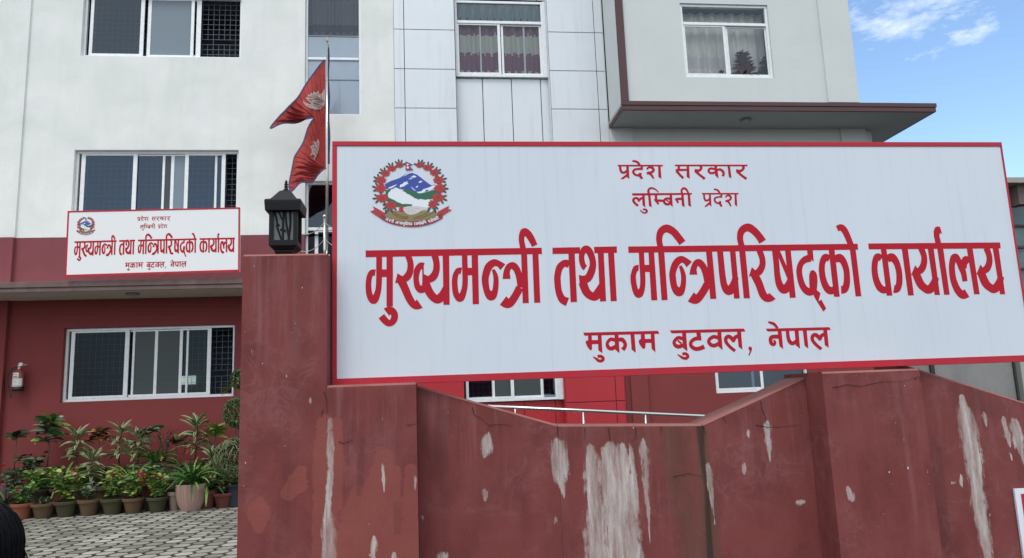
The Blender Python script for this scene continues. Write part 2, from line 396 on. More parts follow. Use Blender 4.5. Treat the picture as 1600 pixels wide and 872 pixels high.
SARKAR = [
 [(690,120),(1483,120),(1478,138),(697,138)],
 [(733,132,26),(735,158,26),(722,184,30),(700,186,40)], [(712,190,28),(745,230,26),(784,268,26)], [(732,166),(834,166),(834,188),(736,190)], [(820,134),(846,134),(854,273),(820,253)],
 [(970,130,30),(978,160,28),(950,186,28),(906,183,36)], [(915,190,28),(960,230,26),(1018,275,28)],
 [(1130,170,22),(1080,162,24),(1058,184,24),(1075,209,24),(1110,211,24),(1145,192,20)], [(1120,134),(1148,134),(1168,270),(1130,240)], [(1142,184,20),(1180,172,26),(1212,192,28),(1222,220,26),(1212,245,30)],
 [(1264,134),(1291,134),(1308,268),(1278,253)],
 [(1430,130,30),(1438,160,28),(1405,189,28),(1357,186,36)], [(1368,192,28),(1415,235,26),(1470,275,28)]]
LUMBINI = [
 [(225,432),(878,428),(873,447),(232,456)],
 [(292,568,22),(255,535,26),(240,505,26),(255,486,24),(283,486,24),(305,518,26)], [(298,518,22),(318,490,24),(346,484,24)], [(335,448),(362,448),(372,588),(340,558)],
 [(345,606,20),(378,610,22),(387,630,22),(365,646,18),(338,636,14),(314,612,10)],
 [(400,448),(426,448),(441,585),(410,566)], [(412,442,26),(403,405,24),(425,377,22),(460,379,17),(495,400,13),(513,424,9)],
 [(485,446,26),(488,500,26)], [(462,500),(486,487),(500,492),(522,548),(505,556)], [(490,497),(572,500),(572,525),(490,523)],
 [(645,492,26),(602,488,24),(574,512,25),(585,541,26),(620,551,26),(652,530,24)], [(585,504),(598,498),(648,528),(640,540)], [(635,446),(661,446),(669,582),(635,548)],
 [(782,492,26),(708,492,26)], [(688,490),(715,485),(737,532),(722,542)], [(760,444),(786,444),(799,583),(768,563)], [(830,444),(856,444),(869,580),(838,563)],
 [(772,440,24),(764,402,22),(785,377,24),(812,386,22),(830,412,20),(843,440,18)]]
MUKAM = [
 [(50,158),(985,135),(1003,172),(68,196)],
 [(133,180,46),(135,262,46)], [(78,278),(92,256),(160,252),(160,362),(150,378),(132,374),(100,330)], [(156,252),(236,250),(238,300),(160,303)], [(230,182),(278,180),(290,415),(240,380)],
 [(230,458,40),(268,452,38),(299,480,42),(285,508,38),(245,509,36),(208,482,28),(173,460,10)],
 [(452,255,40),(395,240,44),(352,285,38),(360,335,46),(400,358,50),(458,330,50)], [(440,180),(490,180),(505,415),(450,370)], [(488,250,44),(535,245,52),(572,290,44),(570,335,46),(543,372,54)],
 [(640,178),(690,178),(708,410),(655,370)],
 [(743,265),(760,238),(830,238),(826,345),(810,362),(790,355),(752,300)], [(770,175),(818,174),(824,260),(772,262)], [(820,237),(905,235),(907,285),(824,288)], [(893,172),(940,172),(953,402),(905,360)],
 [(1135,130),(2059,107),(2077,144),(1153,167)],
 [(1295,235,44),(1235,222,44),(1187,270,40),(1200,315,46),(1245,333,50),(1305,312,44)], [(1222,262),(1240,248),(1286,288),(1270,303)], [(1285,160),(1335,160),(1353,390),(1298,350)],
 [(1290,428,38),(1328,420,36),(1357,450,40),(1340,478,38),(1300,476,34),(1265,455,26),(1230,430,10)],
 [(1465,156),(1518,156),(1525,255),(1470,220)], [(1526,228,54),(1450,235,48),(1398,275,44),(1400,325,46),(1450,360,50),(1510,355,52),(1563,332,58)]]
NEPAL = [
 [(170,210,42),(110,200,44),(58,240,40),(70,285,44),(120,305,46),(178,278,44)], [(158,140),(205,140),(221,358),(170,315)],
 [(370,368,36),(310,320,38),(262,260,40),(262,215,44),(290,195,44),(328,218,46),(355,262,30)], [(345,258,40),(370,208,44),(412,188,44)], [(392,135),(440,134),(457,352),(412,318)],
 [(525,335),(545,312),(572,330),(568,365),(540,425),(527,420),(545,372)],
 [(735,103),(1492,85),(1508,118),(757,137)], [(762,24,16),(795,33,32),(835,50,34),(875,98,30)],
 [(890,198,50),(815,200,46),(792,225,46),(800,275,44),(828,292,40),(845,268,32),(832,236,18)], [(875,125),(922,125),(943,345),(897,310)],
 [(993,122,42),(1000,200,42),(1020,258,46),(1060,278,46),(1105,245,40)], [(1078,120),(1125,120),(1143,342),(1092,300)],
 [(1175,118),(1222,118),(1242,340),(1197,305)],
 [(1398,346,36),(1340,300,38),(1292,240,40),(1292,195,44),(1320,175,44),(1358,198,46),(1385,242,30)], [(1375,238,40),(1398,188,44),(1438,168,44)], [(1418,112),(1465,112),(1485,330),(1438,298)]]
def affine(items, ax, bx, ay, by): return [[(p[0]*ax+bx, p[1]*ay+by, *[v*ax for v in p[2:]]) for p in it] for it in items]
LINES = {'heading_lettering': MAIN,
 'province_lettering': [(955, 240, 6.957, PRADESH + SARKAR)],
 'district_lettering': [(955, 240, 6.957, LUMBINI + affine(PRADESH, .805, 930.3, .97, 309.7))],
 'place_lettering': [(905, 500, 8, MUKAM), (1100, 500, 7.619, NEPAL)]}
# little motto on the ribbon of the emblem, on a grid of one letter-height
V_ = lambda x: [(x-.09, 0), (x+.09, 0), (x+.09, 1), (x-.09, 1)]
JA = (.8, [V_(.65), [(.62,.6,.16),(.35,.62,.16),(.1,.5,.16),(.2,.2,.16),(.42,.3,.16)]])
NA = (.75, [V_(.6), [(.6,.5,.16),(.2,.5,.18),(.1,.35,.2)]])
NI = (1.05, NA[1] + [V_(.9), [(.6,1,.14),(.65,1.3,.14),(.9,1.05,.14)]])
NM = (.5, [[(.0,.5,.18),(.5,.5,.16)]]); MA = (.75, [V_(.2), V_(.65), [(.05,.35,.22),(.65,.4,.16)]])
BHU = (.85, [V_(.7), [(.1,.9,.16),(.3,.6,.16),(.1,.4,.2),(.7,.4,.14)], [(.7,-.1,.14),(.45,-.3,.14),(.75,-.35,.14)]])
MI = (1.05, [V_(.12), [(.12,1,.14),(.3,1.35,.14),(.75,1.05,.14)], V_(.5), V_(.92), [(.4,.35,.2),(.92,.4,.16)]])
SHCHA = (1.15, [[(.1,.8,.16),(.35,.8,.18),(.15,.45,.18),(.4,.1,.14)], V_(1.0), [(.5,.6,.16),(1.0,.6,.14)], [(.55,.55,.16),(.65,.25,.16),(1.0,.25,.14)]])
SVA = (1.15, [[(.2,1,.16),(.2,.6,.16),(.05,.45,.18),(.35,.05,.14)], V_(1.0), [(.98,.6,.15),(.65,.6,.15),(.6,.3,.15),(.98,.25,.15)]])
RGA = (.95, [[(.15,1,.16),(.2,.4,.16),(.05,.3,.18)], V_(.5), V_(.8), [(.8,1,.14),(.7,1.3,.14),(.9,1.35,.14)]])
DA = (.65, [V_(.4), [(.5,.7,.16),(.15,.6,.18),(.2,.25,.18),(.45,.3,.16),(.55,.0,.14)]])
PI_ = (1.0, [V_(.1), [(.1,1,.14),(.3,1.35,.14),(.7,1.05,.14)], V_(.85), [(.4,1,.16),(.45,.5,.18),(.85,.5,.14)]])
GA = (.7, [[(.2,1,.16),(.22,.4,.16),(.08,.3,.18)], V_(.55)]); RA = (.6, [[(.35,1,.16),(.35,.6,.16),(.08,.5,.18)], [(.12,.5,.16),(.5,.05,.14)]])
RI = (.9, RA[1] + [V_(.72), [(.45,1,.14),(.5,1.3,.14),(.72,1.05,.14)]])
YA = (.75, [V_(.62), [(.15,.95,.16),(.25,.6,.16),(.1,.45,.16),(.3,.25,.16),(.62,.3,.14)]])
SI = (1.1, [[(.2,1,.16),(.2,.6,.16),(.05,.45,.18),(.35,.05,.14)], V_(.6), [(.2,.6,.14),(.6,.6,.14)], V_(.92), [(.6,1,.14),(.65,1.3,.14),(.92,1.05,.14)]])
MOTTO = [[JA, NA, NI], [JA, NM, MA, BHU, MI, SHCHA], [SVA, RGA, DA, PI_], [GA, RI, YA, SI]]
def motto_polys(mid, u0, u1, h):       # mid(u) -> (point, tangent) along the ribbon
    total = sum(sum(g[0] for g in wd) for wd in MOTTO) + .55*3
    k = 0; out = []
    def put(poly, x0):
        r = []
        for p in poly:
            u = u0 + (u1-u0)*(x0+p[0])/total; c, t = mid(u); n = Vector((t.y, -t.x))
            r.append((c.x + n.x*(p[1]-.5)*h, c.y + n.y*(p[1]-.5)*h))
        return r
    for wd in MOTTO:
        wl = sum(g[0] for g in wd); n = max(2, int(wl*2))
        for q in range(n): out.append(put([(wl*q/n, .92), (wl*(q+1)/n, .92), (wl*(q+1)/n, 1.06), (wl*q/n, 1.06)], k))
        for g in wd:
            for sh in shapes(g[1]): out.append(put(sh, k))
            k += g[0]
        k += .55
    return out
# ---------------------------------------------------------------- ground
GZ = .27                                # the courtyard lies a little above the road
mg = mat('road_asphalt', (.05, .05, .05), .9); t = NT(mg); t.col(t.mix(t.noise(8, 6), (.035, .035, .036), (.075, .074, .07)))
g = MB(); g.face([(-900, -900, 0), (900, -900, 0), (900, 900, 0), (-900, 900, 0)], mg)
tag(g.build('ground'), kind='structure')
pv = mat('paver_concrete', (.3, .3, .28), .85); t = NT(pv)
c = t.mix(t.attr('tone'), (.17, .163, .13), (.50, .48, .41)); c = t.mix(t.rng(t.noise(1.3, 6), .35, .7, 0, .55), c, (.12, .115, .095))
c = t.mix(t.rng(t.noise(55, 5), .35, .7, 0, .3), c, (.07, .07, .06)); t.col(c); t.bump(t.noise(90, 5), .2, .004)
jm = mat('paver_joint', (.045, .042, .034), .95)
g = MB(); tone = []
g.box(-14, 14, 4.75, 13.4, .02, GZ-.016, jm); tone += [0]*6
S = .118; i = 0
y = 7.4
row = 0
while y < 13.0:
    x = -9.6 + (row % 2)*S*1.5
    while x < -1.2:
        cx = x+random.uniform(-.003, .003); cy = y+random.uniform(-.003, .003); tl = random.uniform(-.0025, .0025)
        P = [(cx+(S-.006)*math.cos(R(60*k)), cy+(S-.006)*math.sin(R(60*k))) for k in range(6)]
        Q = [(cx+(S-.022)*math.cos(R(60*k)), cy+(S-.022)*math.sin(R(60*k))) for k in range(6)]
        tv = min(1, max(0, random.gauss(.5, .32)))
        g.face([(a, b, GZ+tl) for a, b in Q], pv); tone.append(tv)
        for k in range(6):
            j = (k+1) % 6; g.face([(*P[k], GZ-.013), (*P[j], GZ-.013), (*Q[j], GZ+tl), (*Q[k], GZ+tl)], jm); tone.append(0)
        x += S*3
    y += S*math.sqrt(3)/2; row += 1
o = g.build('courtyard'); at_ = o.data.attributes.new('tone', 'FLOAT', 'FACE'); at_.data.foreach_set('value', tone)
tag(o, kind='structure')

# ---------------------------------------------------------------- office building
D = 13.0
B = empty('office_building', (-2, 13, GZ), 'white office building with maroon ground floor, silver panel bay and brown edged canopies', 'building')
W_X0, W_X1 = -6.005, -3.27
wins = {'low': (W_X0, W_X1, 1.925, 3.14), 'mid': (W_X0, W_X1, 5.02, 6.235), 'top': (W_X0, W_X1, 7.97, 9.19)}
stair = (-2.14, -1.135, 6.895, 9.75); door = (-2.12, -1.12, 3.82, 5.66)
mb = MB()
holes_wall(mb, -6.86, -.53, 4.69, 12.4, [wins['mid'], wins['top'], stair, (door[0], door[1], 4.69, door[3])], D, .20, M['white'])
mb.box(-12, -6.86, D-.04, D+.3, 4.69, 12.4, M['white'])
mb.box(-1.07, -.53, D-.035, D-.001, 4.69, 12.4, M['white'])
mb.box(-12, -.53, D+.3, D+.45, 12.2, 12.4, M['white'])
mb.build('upper_wall', B)
mb = MB()
holes_wall(mb, -6.86, -.53, 3.73, 4.69, [(door[0], door[1], 3.80, 4.69)], D, .20, M['maroon_fade'])
mb.box(-12, -6.86, D-.07, D+.3, 3.73, 4.687, M['maroon_fade'])
mb.build('maroon_band', B)
mb = MB()
holes_wall(mb, -6.86, -.53, GZ-.02, 3.64, [wins['low']], D, .20, M['maroon'])
mb.box(-12, -6.86, D-.09, D+.3, GZ-.02, 3.64, M['maroon'])
mb.build('ground_floor_wall', B)
# canopy over the ground floor
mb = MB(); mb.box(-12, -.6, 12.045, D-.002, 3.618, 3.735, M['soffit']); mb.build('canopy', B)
mb = MB(); mb.box(-12, -.57, 12.0, 12.044, 3.675, 3.765, M['fascia']); mb.box(-12, -.58, 12.018, 12.044, 3.605, 3.671, M['fascia'])
mb.box(-.599, -.575, 12.046, D-.01, 3.605, 3.76, M['fascia']); mb.build('canopy_fascia', B, bevel=.006)
# roof, back and flank so the house is a closed body
mb = MB(); mb.box(-12, 7.8, 14.4, 22, GZ, 12.4, M['concrete']); mb.box(-12, 7.8, 13.5, 22, 12.41, 12.55, M['concrete'])
mb.box(-12.2, -12.001, 12.95, 22, GZ, 12.5, M['white']); mb.build('building_core', B)

def room(x0, x1, z0, z1, y, parent, depth=1.1, m=None):
    mb = MB(); m = m or M['dark_int']; Y = y+depth; a = .04; x0 -= a; x1 += a; z0 -= a; z1 += a
    mb.face([(x0, Y, z0), (x1, Y, z0), (x1, Y, z1), (x0, Y, z1)], m)
    mb.face([(x0, y, z0), (x1, y, z0), (x1, Y, z0), (x0, Y, z0)], m); mb.face([(x0, y, z1), (x0, Y, z1), (x1, Y, z1), (x1, y, z1)], m)
    mb.face([(x0, y, z0), (x0, Y, z0), (x0, Y, z1), (x0, y, z1)], m); mb.face([(x1, y, z0), (x1, y, z1), (x1, Y, z1), (x1, Y, z0)], m)
    mb.build('room_interior', parent)
def window(rect, y, parent, stiles, panes, spans, grille=True, fw_=.045, transom=None, tglass='glass'):
    # y = plane of the frame's front; stiles (f0,f1,row), panes (f0,f1,mat,row), spans: horizontal sash rails (f0,f1,row)
    x0, x1, z0, z1 = rect; wd = x1-x0; X = lambda f: x0+wd*f
    mb = MB(); a = M['alu']
    mb.box(x0+.002, x1-.002, y, y+.07, z0+.002, z0+fw_, a); mb.box(x0+.002, x1-.002, y, y+.07, z1-fw_, z1-.002, a)
    mb.box(x0+.002, x0+fw_, y+.001, y+.069, z0+fw_+.001, z1-fw_-.001, a); mb.box(x1-fw_, x1-.002, y+.001, y+.069, z0+fw_+.001, z1-fw_-.001, a)
    if transom:
        mb.box(x0+fw_+.001, x1-fw_-.001, y-.004, y+.066, transom-.028, transom+.028, a)
    fr = mb.build('window', parent, bevel=.004)
    lo, hi = z0+fw_+.002, z1-fw_-.002
    sm = MB()
    for f0, f1, row in stiles: sm.box(X(f0), X(f1), y+.008+.026*row, y+.030+.026*row, lo, hi if not transom else transom-.03, a)
    for f0, f1, row in spans:
        top = hi if not transom else transom-.03
        sm.box(X(f0)+.001, X(f1)-.001, y+.009+.026*row, y+.029+.026*row, lo+.001, lo+.04, a); sm.box(X(f0)+.001, X(f1)-.001, y+.009+.026*row, y+.029+.026*row, top-.028, top-.001, a)
    if stiles: sm.build('sash', fr, bevel=.003)
    pm = MB()
    for f0, f1, m, row in panes:
        top = hi if not transom else transom-.03
        pm.face([(X(f0), y+.018+.026*row, lo), (X(f1), y+.018+.026*row, lo), (X(f1), y+.018+.026*row, top), (X(f0), y+.018+.026*row, top)], M[m])
    if transom: pm.face([(x0+fw_, y+.03, transom+.03), (x1-fw_, y+.03, transom+.03), (x1-fw_, y+.03, hi), (x0+fw_, y+.03, hi)], M[tglass])
    pm.build('pane', fr)
    if grille:
        gm = MB(); yg = y+.15; sp = .098; n = int((x1-x0)/sp)
        zz = [z0+.06+sp*k for k in range(int((z1-z0)/sp)+1)]
        gapk = 4
        for k in range(n+1):
            xx = x0+.03+sp*k
            if k % 4 == 2: gm.box(xx-.0024, xx+.0024, yg, yg+.005, z0, z1, M['grille'])
            else:
                gm.box(xx-.0024, xx+.0024, yg, yg+.005, z0, zz[gapk-1], M['grille']); gm.box(xx-.0024, xx+.0024, yg, yg+.005, zz[gapk], z1, M['grille'])
        for z in zz: gm.box(x0, x1, yg-.007, yg-.001, z-.0024, z+.0024, M['grille'])
        gm.build('security_grille', fr)
    return fr
yw = D+.075
w_top = window(wins['top'], yw, B, [(.035, .055, 0), (.348, .372, 0), (.39, .412, 1), (.668, .688, 0), (.70, .73, 1)],
       [(.055, .348, 'glass', 0), (.41, .668, 'frost', 1)], [(.035, .37, 0), (.39, .73, 1)])
w_mid = window(wins['mid'], yw, B, [(.03, .055, 0), (.343, .368, 0), (.52, .535, 1), (.572, .592, 1), (.66, .683, 0), (.842, .858, 1), (.888, .912, 0)],
       [(.055, .343, 'glass', 0), (.368, .52, 'glass', 1), (.535, .572, 'frost_dark', 1), (.592, .66, 'frost', 1), (.683, .842, 'glass', 0), (.858, .888, 'glass', 1)], [(.03, .36, 0), (.368, .67, 1), (.67, .912, 0)])
w_low = window(wins['low'], yw, B, [(.03, .052, 0), (.343, .368, 0), (.385, .398, 1), (.515, .533, 1), (.665, .683, 0), (.703, .717, 1), (.83, .853, 0)],
       [(.052, .343, 'glass_dark', 0), (.398, .515, 'frost_dark', 1), (.533, .665, 'frost_dark', 1), (.683, .703, 'glass_dark', 1), (.717, .83, 'glass_dark', 0)], [(.03, .36, 0), (.37, .675, 1), (.675, .853, 0)])
for k in wins: room(*wins[k], D+.201, B)
em = mat('soft_white_glow', (.3, .32, .3), .8); em.node_tree.nodes['Principled BSDF'].inputs['Emission Color'].default_value = (.85, .95, .85, 1); em.node_tree.nodes['Principled BSDF'].inputs['Emission Strength'].default_value = .55
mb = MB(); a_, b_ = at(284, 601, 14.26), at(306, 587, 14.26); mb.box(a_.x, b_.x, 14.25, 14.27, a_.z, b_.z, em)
mb.build('glow_panel', B)  # glowing panel added at the room's back for the pane's bright reflection
mb = MB(); a_ = at(281.5, 594, 14.2); mb.lathe([(.03, -.06), (.045, 0), (.03, .06)], a_, em, 10); mb.build('wall_lamp', B)
# tall stair window: white filled panes, curtain at the very top
stg = (stair[0], stair[1], stair[2], stair[3])
fr = window(stg, yw, B, [], [(.03, .97, 'glass_pale', 0)], [], grille=False, fw_=.04)
mb = MB(); mb.box(stair[0]+.041, stair[1]-.041, yw-.005, yw+.06, 7.99, 8.035, M['alu']); mb.build('transom', fr, bevel=.003)
mb = MB(); mb.box(stair[0]+.02, stair[1]-.02, yw+.046, yw+.056, stair[2], 8.49, M['frost_white']); mb.box(stair[0]+.02, stair[1]-.02, yw+.042, yw+.0455, 8.46, 8.475, M['gap'])
mb.box(stair[0]+.02, stair[1]-.02, yw+.042, yw+.0455, 7.60, 7.625, M['frost']); mb.build('backing_panel', fr)
room(*stair, D+.201, B)
def curtain(x0, x1, z0, z1, y, parent, base, band, bands, amp=.025, per=.16):
    m = mat('curtain_cloth', base, .9); m2 = mat('curtain_band', band, .9); mb = MB(); n = 90; zs = 26
    for i in range(n):
        for k in range(zs):
            u0, u1 = i/n, (i+1)/n; v0, v1 = k/zs, (k+1)/zs
            P = [(x0+(x1-x0)*u, y+amp*math.sin((x1-x0)*u/per*6.28)+amp*.4*math.sin(u*37), z0+(z1-z0)*v) for u, v in ((u0, v0), (u1, v0), (u1, v1), (u0, v1))]
            vm = (v0+v1)/2 + .035*abs(math.sin((x1-x0)*u0/.13*3.14))
            mb.face(P, m2 if any(a < vm < b for a, b in bands) else m)
    return mb.build('curtain', parent, smooth=False)
curtain(stair[0]+.03, stair[1]-.03, 8.45, 9.7, yw+.11, fr, (.20, .19, .20), (.12, .10, .10), [(.12, .25)], .02, .12)
# glazed door to the canopy roof
fr = window((door[0], door[1], 3.83, door[3]), yw, B, [(.16, .22, 0), (.9, .96, 0)], [(.04, .96, 'glass_dark', 0)], [(.16, .96, 0)], grille=False, transom=4.80)
room(door[0], door[1], 3.83, door[3], D+.201, B)

# panel bay: silver above, red below
CX0, CX1 = -.53, 3.43; yc = D-.06
mb = MB(); mb.box(CX0+.004, .60, yc+.02, D+.25, GZ, 12.4, M['gap']); mb.box(2.36, CX1-.004, yc+.02, D+.25, GZ, 12.4, M['gap'])
for c0, c1 in ((4.62, 7.69), (9.30, 12.4), (GZ, 1.66), (2.98, 4.0)): mb.box(.601, 2.359, yc+.22, D+.3, c0, c1, M['gap'])
mb.box(.601, 2.359, yc+.22, D+.3, 4.001, 4.619, M['gap'])
mb.build('panel_backing', B)
zj = [4.70, 5.48, 6.24, 7.01, 7.77, 8.55, 9.32, 10.1, 10.9, 11.65, 12.4]; zl = [GZ, .95, 1.60, 2.2, 2.98, 3.76, 4.70]
def panel(mb, x0, x1, z0, z1, m, y=yc, gp=.006): mb.box(x0+gp, x1-gp, y, y+.019, z0+gp, z1-gp, m)
mb = MB(); rb = MB()
for zs_, m_, b_ in ((zj, M['silver'], mb), (zl, M['red_clad'], rb)):
    for a, b in zip(zs_, zs_[1:]):
        for x0, x1 in ((CX0, -.34), (-.34, .60), (2.36, 3.265), (3.265, CX1)): panel(b_, x0, x1, a, b, m_)
for x0, x1 in ((.60, 1.105), (1.105, 1.655), (1.655, 2.21), (2.21, 2.36)):
    panel(mb, x0, x1, 4.62, 7.69, M['silver'], yc+.20, .007); panel(mb, x0, x1, 9.30, 12.4, M['silver'], yc+.20, .007)
    panel(rb, x0, x1, GZ, 1.66, M['red_clad'], yc+.20); panel(rb, x0, x1, 2.98, 4.62, M['red_clad'], yc+.20)
mb.box(.588, .599, yc+.02, yc+.2, 4.7, 12.4, M['silver']); mb.box(2.347, 2.359, yc+.003, yc+.2, 4.7, 12.4, M['silver'])
mb.box(CX1-.003, CX1+.006, yc, D+.2, 4.70, 12.4, M['silver']); rb.box(CX1-.003, CX1+.006, yc, D+.2, GZ, 4.69, M['red_clad'])
rb.box(.588, .599, yc+.02, yc+.2, GZ, 4.69, M['red_clad']); rb.box(2.347, 2.359, yc+.003, yc+.2, GZ, 4.69, M['red_clad'])
mb.build('silver_cladding', B, bevel=.003); rb.build('red_cladding', B, bevel=.003)
bay = (.606, 2.315, 7.695, 9.24)
fr = window(bay, yc+.14, B, [(.02, .045, 0), (.475, .505, 0), (.515, .54, 1), (.945, .975, 1), (.275, .293, 2), (.765, .785, 2)], [(.045, .475, 'glass_pale', 0), (.53, .955, 'glass_pale', 1)], [(.02, .505, 0), (.515, .975, 1)], grille=False, transom=8.80, fw_=.05)
curtain(bay[0]-.02, bay[1]+.03, bay[2], bay[3], yc+.26, fr, (.62, .62, .52), (.30, .14, .19), [(.12, .36), (.60, .80)], .03, .17)
mb = MB(); mb.box(2.3, 2.346, yc+.12, yc+.2, bay[2], bay[3], M['alu']); mb.build('window_jamb', fr)
room(bay[0], bay[1], bay[2], bay[3], yc+.2, B, 1.0)
lb = (.63, 2.33, 1.665, 2.96)
fr = window(lb, yc+.13, B, [(.0, .03, 0), (.27, .30, 1), (.465, .50, 0), (.78, .81, 1), (.93, .97, 0)], [(.03, .27, 'glass', 0), (.3, .465, 'frost_dark', 1), (.5, .78, 'frost_dark', 1), (.81, .93, 'glass', 0)], [(.0, .5, 0), (.5, .97, 1)])
mb = MB(); mb.box(2.262, 2.346, yc+.10, yc+.13, 1.665, 2.96, M['alu']); mb.build('window_jamb', fr)
room(*lb, D+.26, B)

# right block on its brown edged slab
YB = 12.05
bw = (4.655, 6.325, 7.262, 8.69)
mb = MB(); holes_wall(mb, 3.575, 7.29, 6.792, 12.6, [bw], YB, .12, M['offwhite'])
mb.box(7.29, 7.885, YB-.045, YB+.2, 6.792, 12.6, M['offwhite'])
mb.box(3.455, 3.575, YB+.03, D-.07, 6.70, 12.6, M['offwhite']); mb.box(7.60, 7.88, YB+.201, 22, 6.8, 12.6, M['offwhite'])
mb.box(3.58, 7.6, YB+.16, 14.3, 12.45, 12.6, M['offwhite']); mb.build('block_wall', B)
mb = MB(); mb.box(3.452, 3.576, YB-.05, YB+.03, 6.788, 12.6, M['fascia_new']); mb.build('block_edge', B)
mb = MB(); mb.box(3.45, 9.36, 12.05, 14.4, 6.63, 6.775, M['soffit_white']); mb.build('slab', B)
mb = MB(); mb.box(3.44, 9.385, 12.0, 12.049, 6.71, 6.785, M['fascia_new']); mb.box(3.45, 9.37, 12.012, 12.049, 6.622, 6.705, M['fascia_new'])
mb.box(9.361, 9.385, 12.05, 14.4, 6.71, 6.785, M['fascia_new']); mb.box(9.361, 9.37, 12.05, 14.4, 6.622, 6.705, M['fascia_new'])
mb.box(3.436, 3.452, 12.05, D-.07, 6.61, 6.70, M['fascia_new']); mb.build('slab_fascia', B, bevel=.004)
mb = MB(); mb.box(3.44, 8.55, 12.92, 13.2, 4.7, 6.629, M['offwhite']); mb.box(3.44, 3.87, 12.88, 12.919, 4.7, 6.6285, M['offwhite'])
mb.box(8.0, 8.50, 12.88, 12.919, 4.7, 6.6285, M['offwhite']); mb.build('setback_wall', B)
mb = MB(); lw = (5.13, 6.9, 1.66, 2.95)
holes_wall(mb, 3.437, 8.55, GZ-.02, 4.69, [lw], D, .2, M['maroon']); mb.box(3.55, 3.86, D-.06, D-.001, GZ, 4.69, M['maroon'])
mb.box(8.551, 8.7, D, 22, GZ-.02, 4.69, M['maroon']); mb.box(8.551, 8.7, D, 14.39, 4.691, 6.628, M['offwhite']); mb.build('side_wall', B)
fr = window(lw, D+.03, B, [(.01, .04, 0), (.40, .43, 1), (.49, .52, 0)], [(.04, .49, 'glass', 0), (.52, .96, 'glass', 1)], [(.01, .52, 0)], grille=False)
room(*lw, D+.201, B)
fr = window(bw, YB+.03, B, [(.015, .045, 0), (.47, .50, 0), (.505, .53, 1), (.955, .985, 1)], [(.045, .47, 'glass_pale', 0), (.53, .955, 'glass_pale', 1)], [(.015, .5, 0), (.505, .985, 1)], grille=False, transom=8.31, fw_=.05, tglass='glass_pale')
curtain(bw[0]-.02, bw[1]+.035, bw[2], bw[3], YB+.36, fr, (.90, .88, .80), (.82, .76, .74), [(.25, .42)], .03, .2)
room(*bw, YB+.121, B, .9)

# ceiling lights under the two canopies
ml = mat('lamp_rim', (.22, .24, .25), .5); ml2 = mat('lamp_diffuser', (.34, .36, .37), .4)
for name_, (px, py, Y, z), lab in (('ceiling_light', (1165, 187, 12.45, 6.63), 'round grey ceiling light under the brown edged upper slab'), ('ceiling_light', (207, 459, 12.4, 3.618), 'round faded ceiling light under the ground floor canopy above the maroon wall')):
    p = at(px, py, Y); e = empty(name_, (p.x, Y, z), lab, 'ceiling light')
    mb = MB(); mb.lathe([(.10, -.001), (.105, -.03), (.085, -.035)], (p.x, Y, z), ml); mb.build('rim', e, smooth=False)
    mb = MB(); mb.lathe([(.083, -.036), (.06, -.045), (.02, -.049)], (p.x, Y, z), ml2); mb.build('diffuser', e, smooth=True)

# neighbouring building beyond the yard
nb = empty('neighbouring_building', (14, 19, 0), 'neighbouring building with teal glazing and grey concrete base at the right edge', 'building')
mt = glass('teal_glass', (.1, .22, .22), .12); mt2 = mat('teal_sheet', (.02, .075, .075), .3); t = NT(mt2); t.col(t.mix(t.rng(t.noise(1.5, 4), .35, .7), (.08, .16, .165), (.03, .08, .085)))
mb = MB()
x0 = at(1576, 420, 19).x
zt = at(1592, 297, 19).z
mb.box(x0, x0+9, 19, 25, 2.3, zt, mt2); mb.build('glazed_wall', nb)
mb = MB()
for k in range(9): mb.box(x0-.02, x0+9, 18.93, 18.99, 2.3+k*.62, 2.36+k*.62, M['fascia_new'])
for k in range(6): mb.box(x0+k*1.2-.03, x0+k*1.2+.03, 18.94, 18.985, 2.3, zt, M['fascia_new'])
mb.build('glazing_bar', nb)
mb = MB(); mr_ = mat('weathered_roof_beam', (.33, .31, .28), .8)
mb.box(x0-.35, x0+9.2, 18.3, 25.2, zt+.02, zt+.17, mr_); mb.box(x0+.2, x0+.42, 18.5, 18.9, zt-.55, zt+.019, mat('rusty_bracket', (.14, .10, .09), .8)); mb.box(x0+.6, x0+9, 18.6, 24.8, zt+.171, zt+.26, mr_); mb.build('roof_edge', nb)
mb = MB(); xa = at(1400, 600, 17).x; xb = at(1591, 590, 17).x; mb.box(xa, xb, 17, 17.3, 0, 2.9, M['concrete'])
xm = at(1456, 585, 17).x; mb.box(xm-.05, xm+.05, 16.94, 16.999, 0, 2.9, M['gap']); mb.build('yard_wall', nb)
mb = MB(); mb.box(xb+.02, xb+.16, 16.9, 17.1, 0, 2.9, mat('pale_post', (.36, .36, .34), .8)); mb.box(xb-.12, xb-.06, 16.95, 16.999, 0, 2.9, M['gap']); mb.build('yard_post', nb)
mb = MB(); mb.box(xb+.17, xb+6, 17.6, 17.7, 0, 2.9, mat('green_sheet', (.008, .05, .04), .5)); mb.build('green_screen', nb)
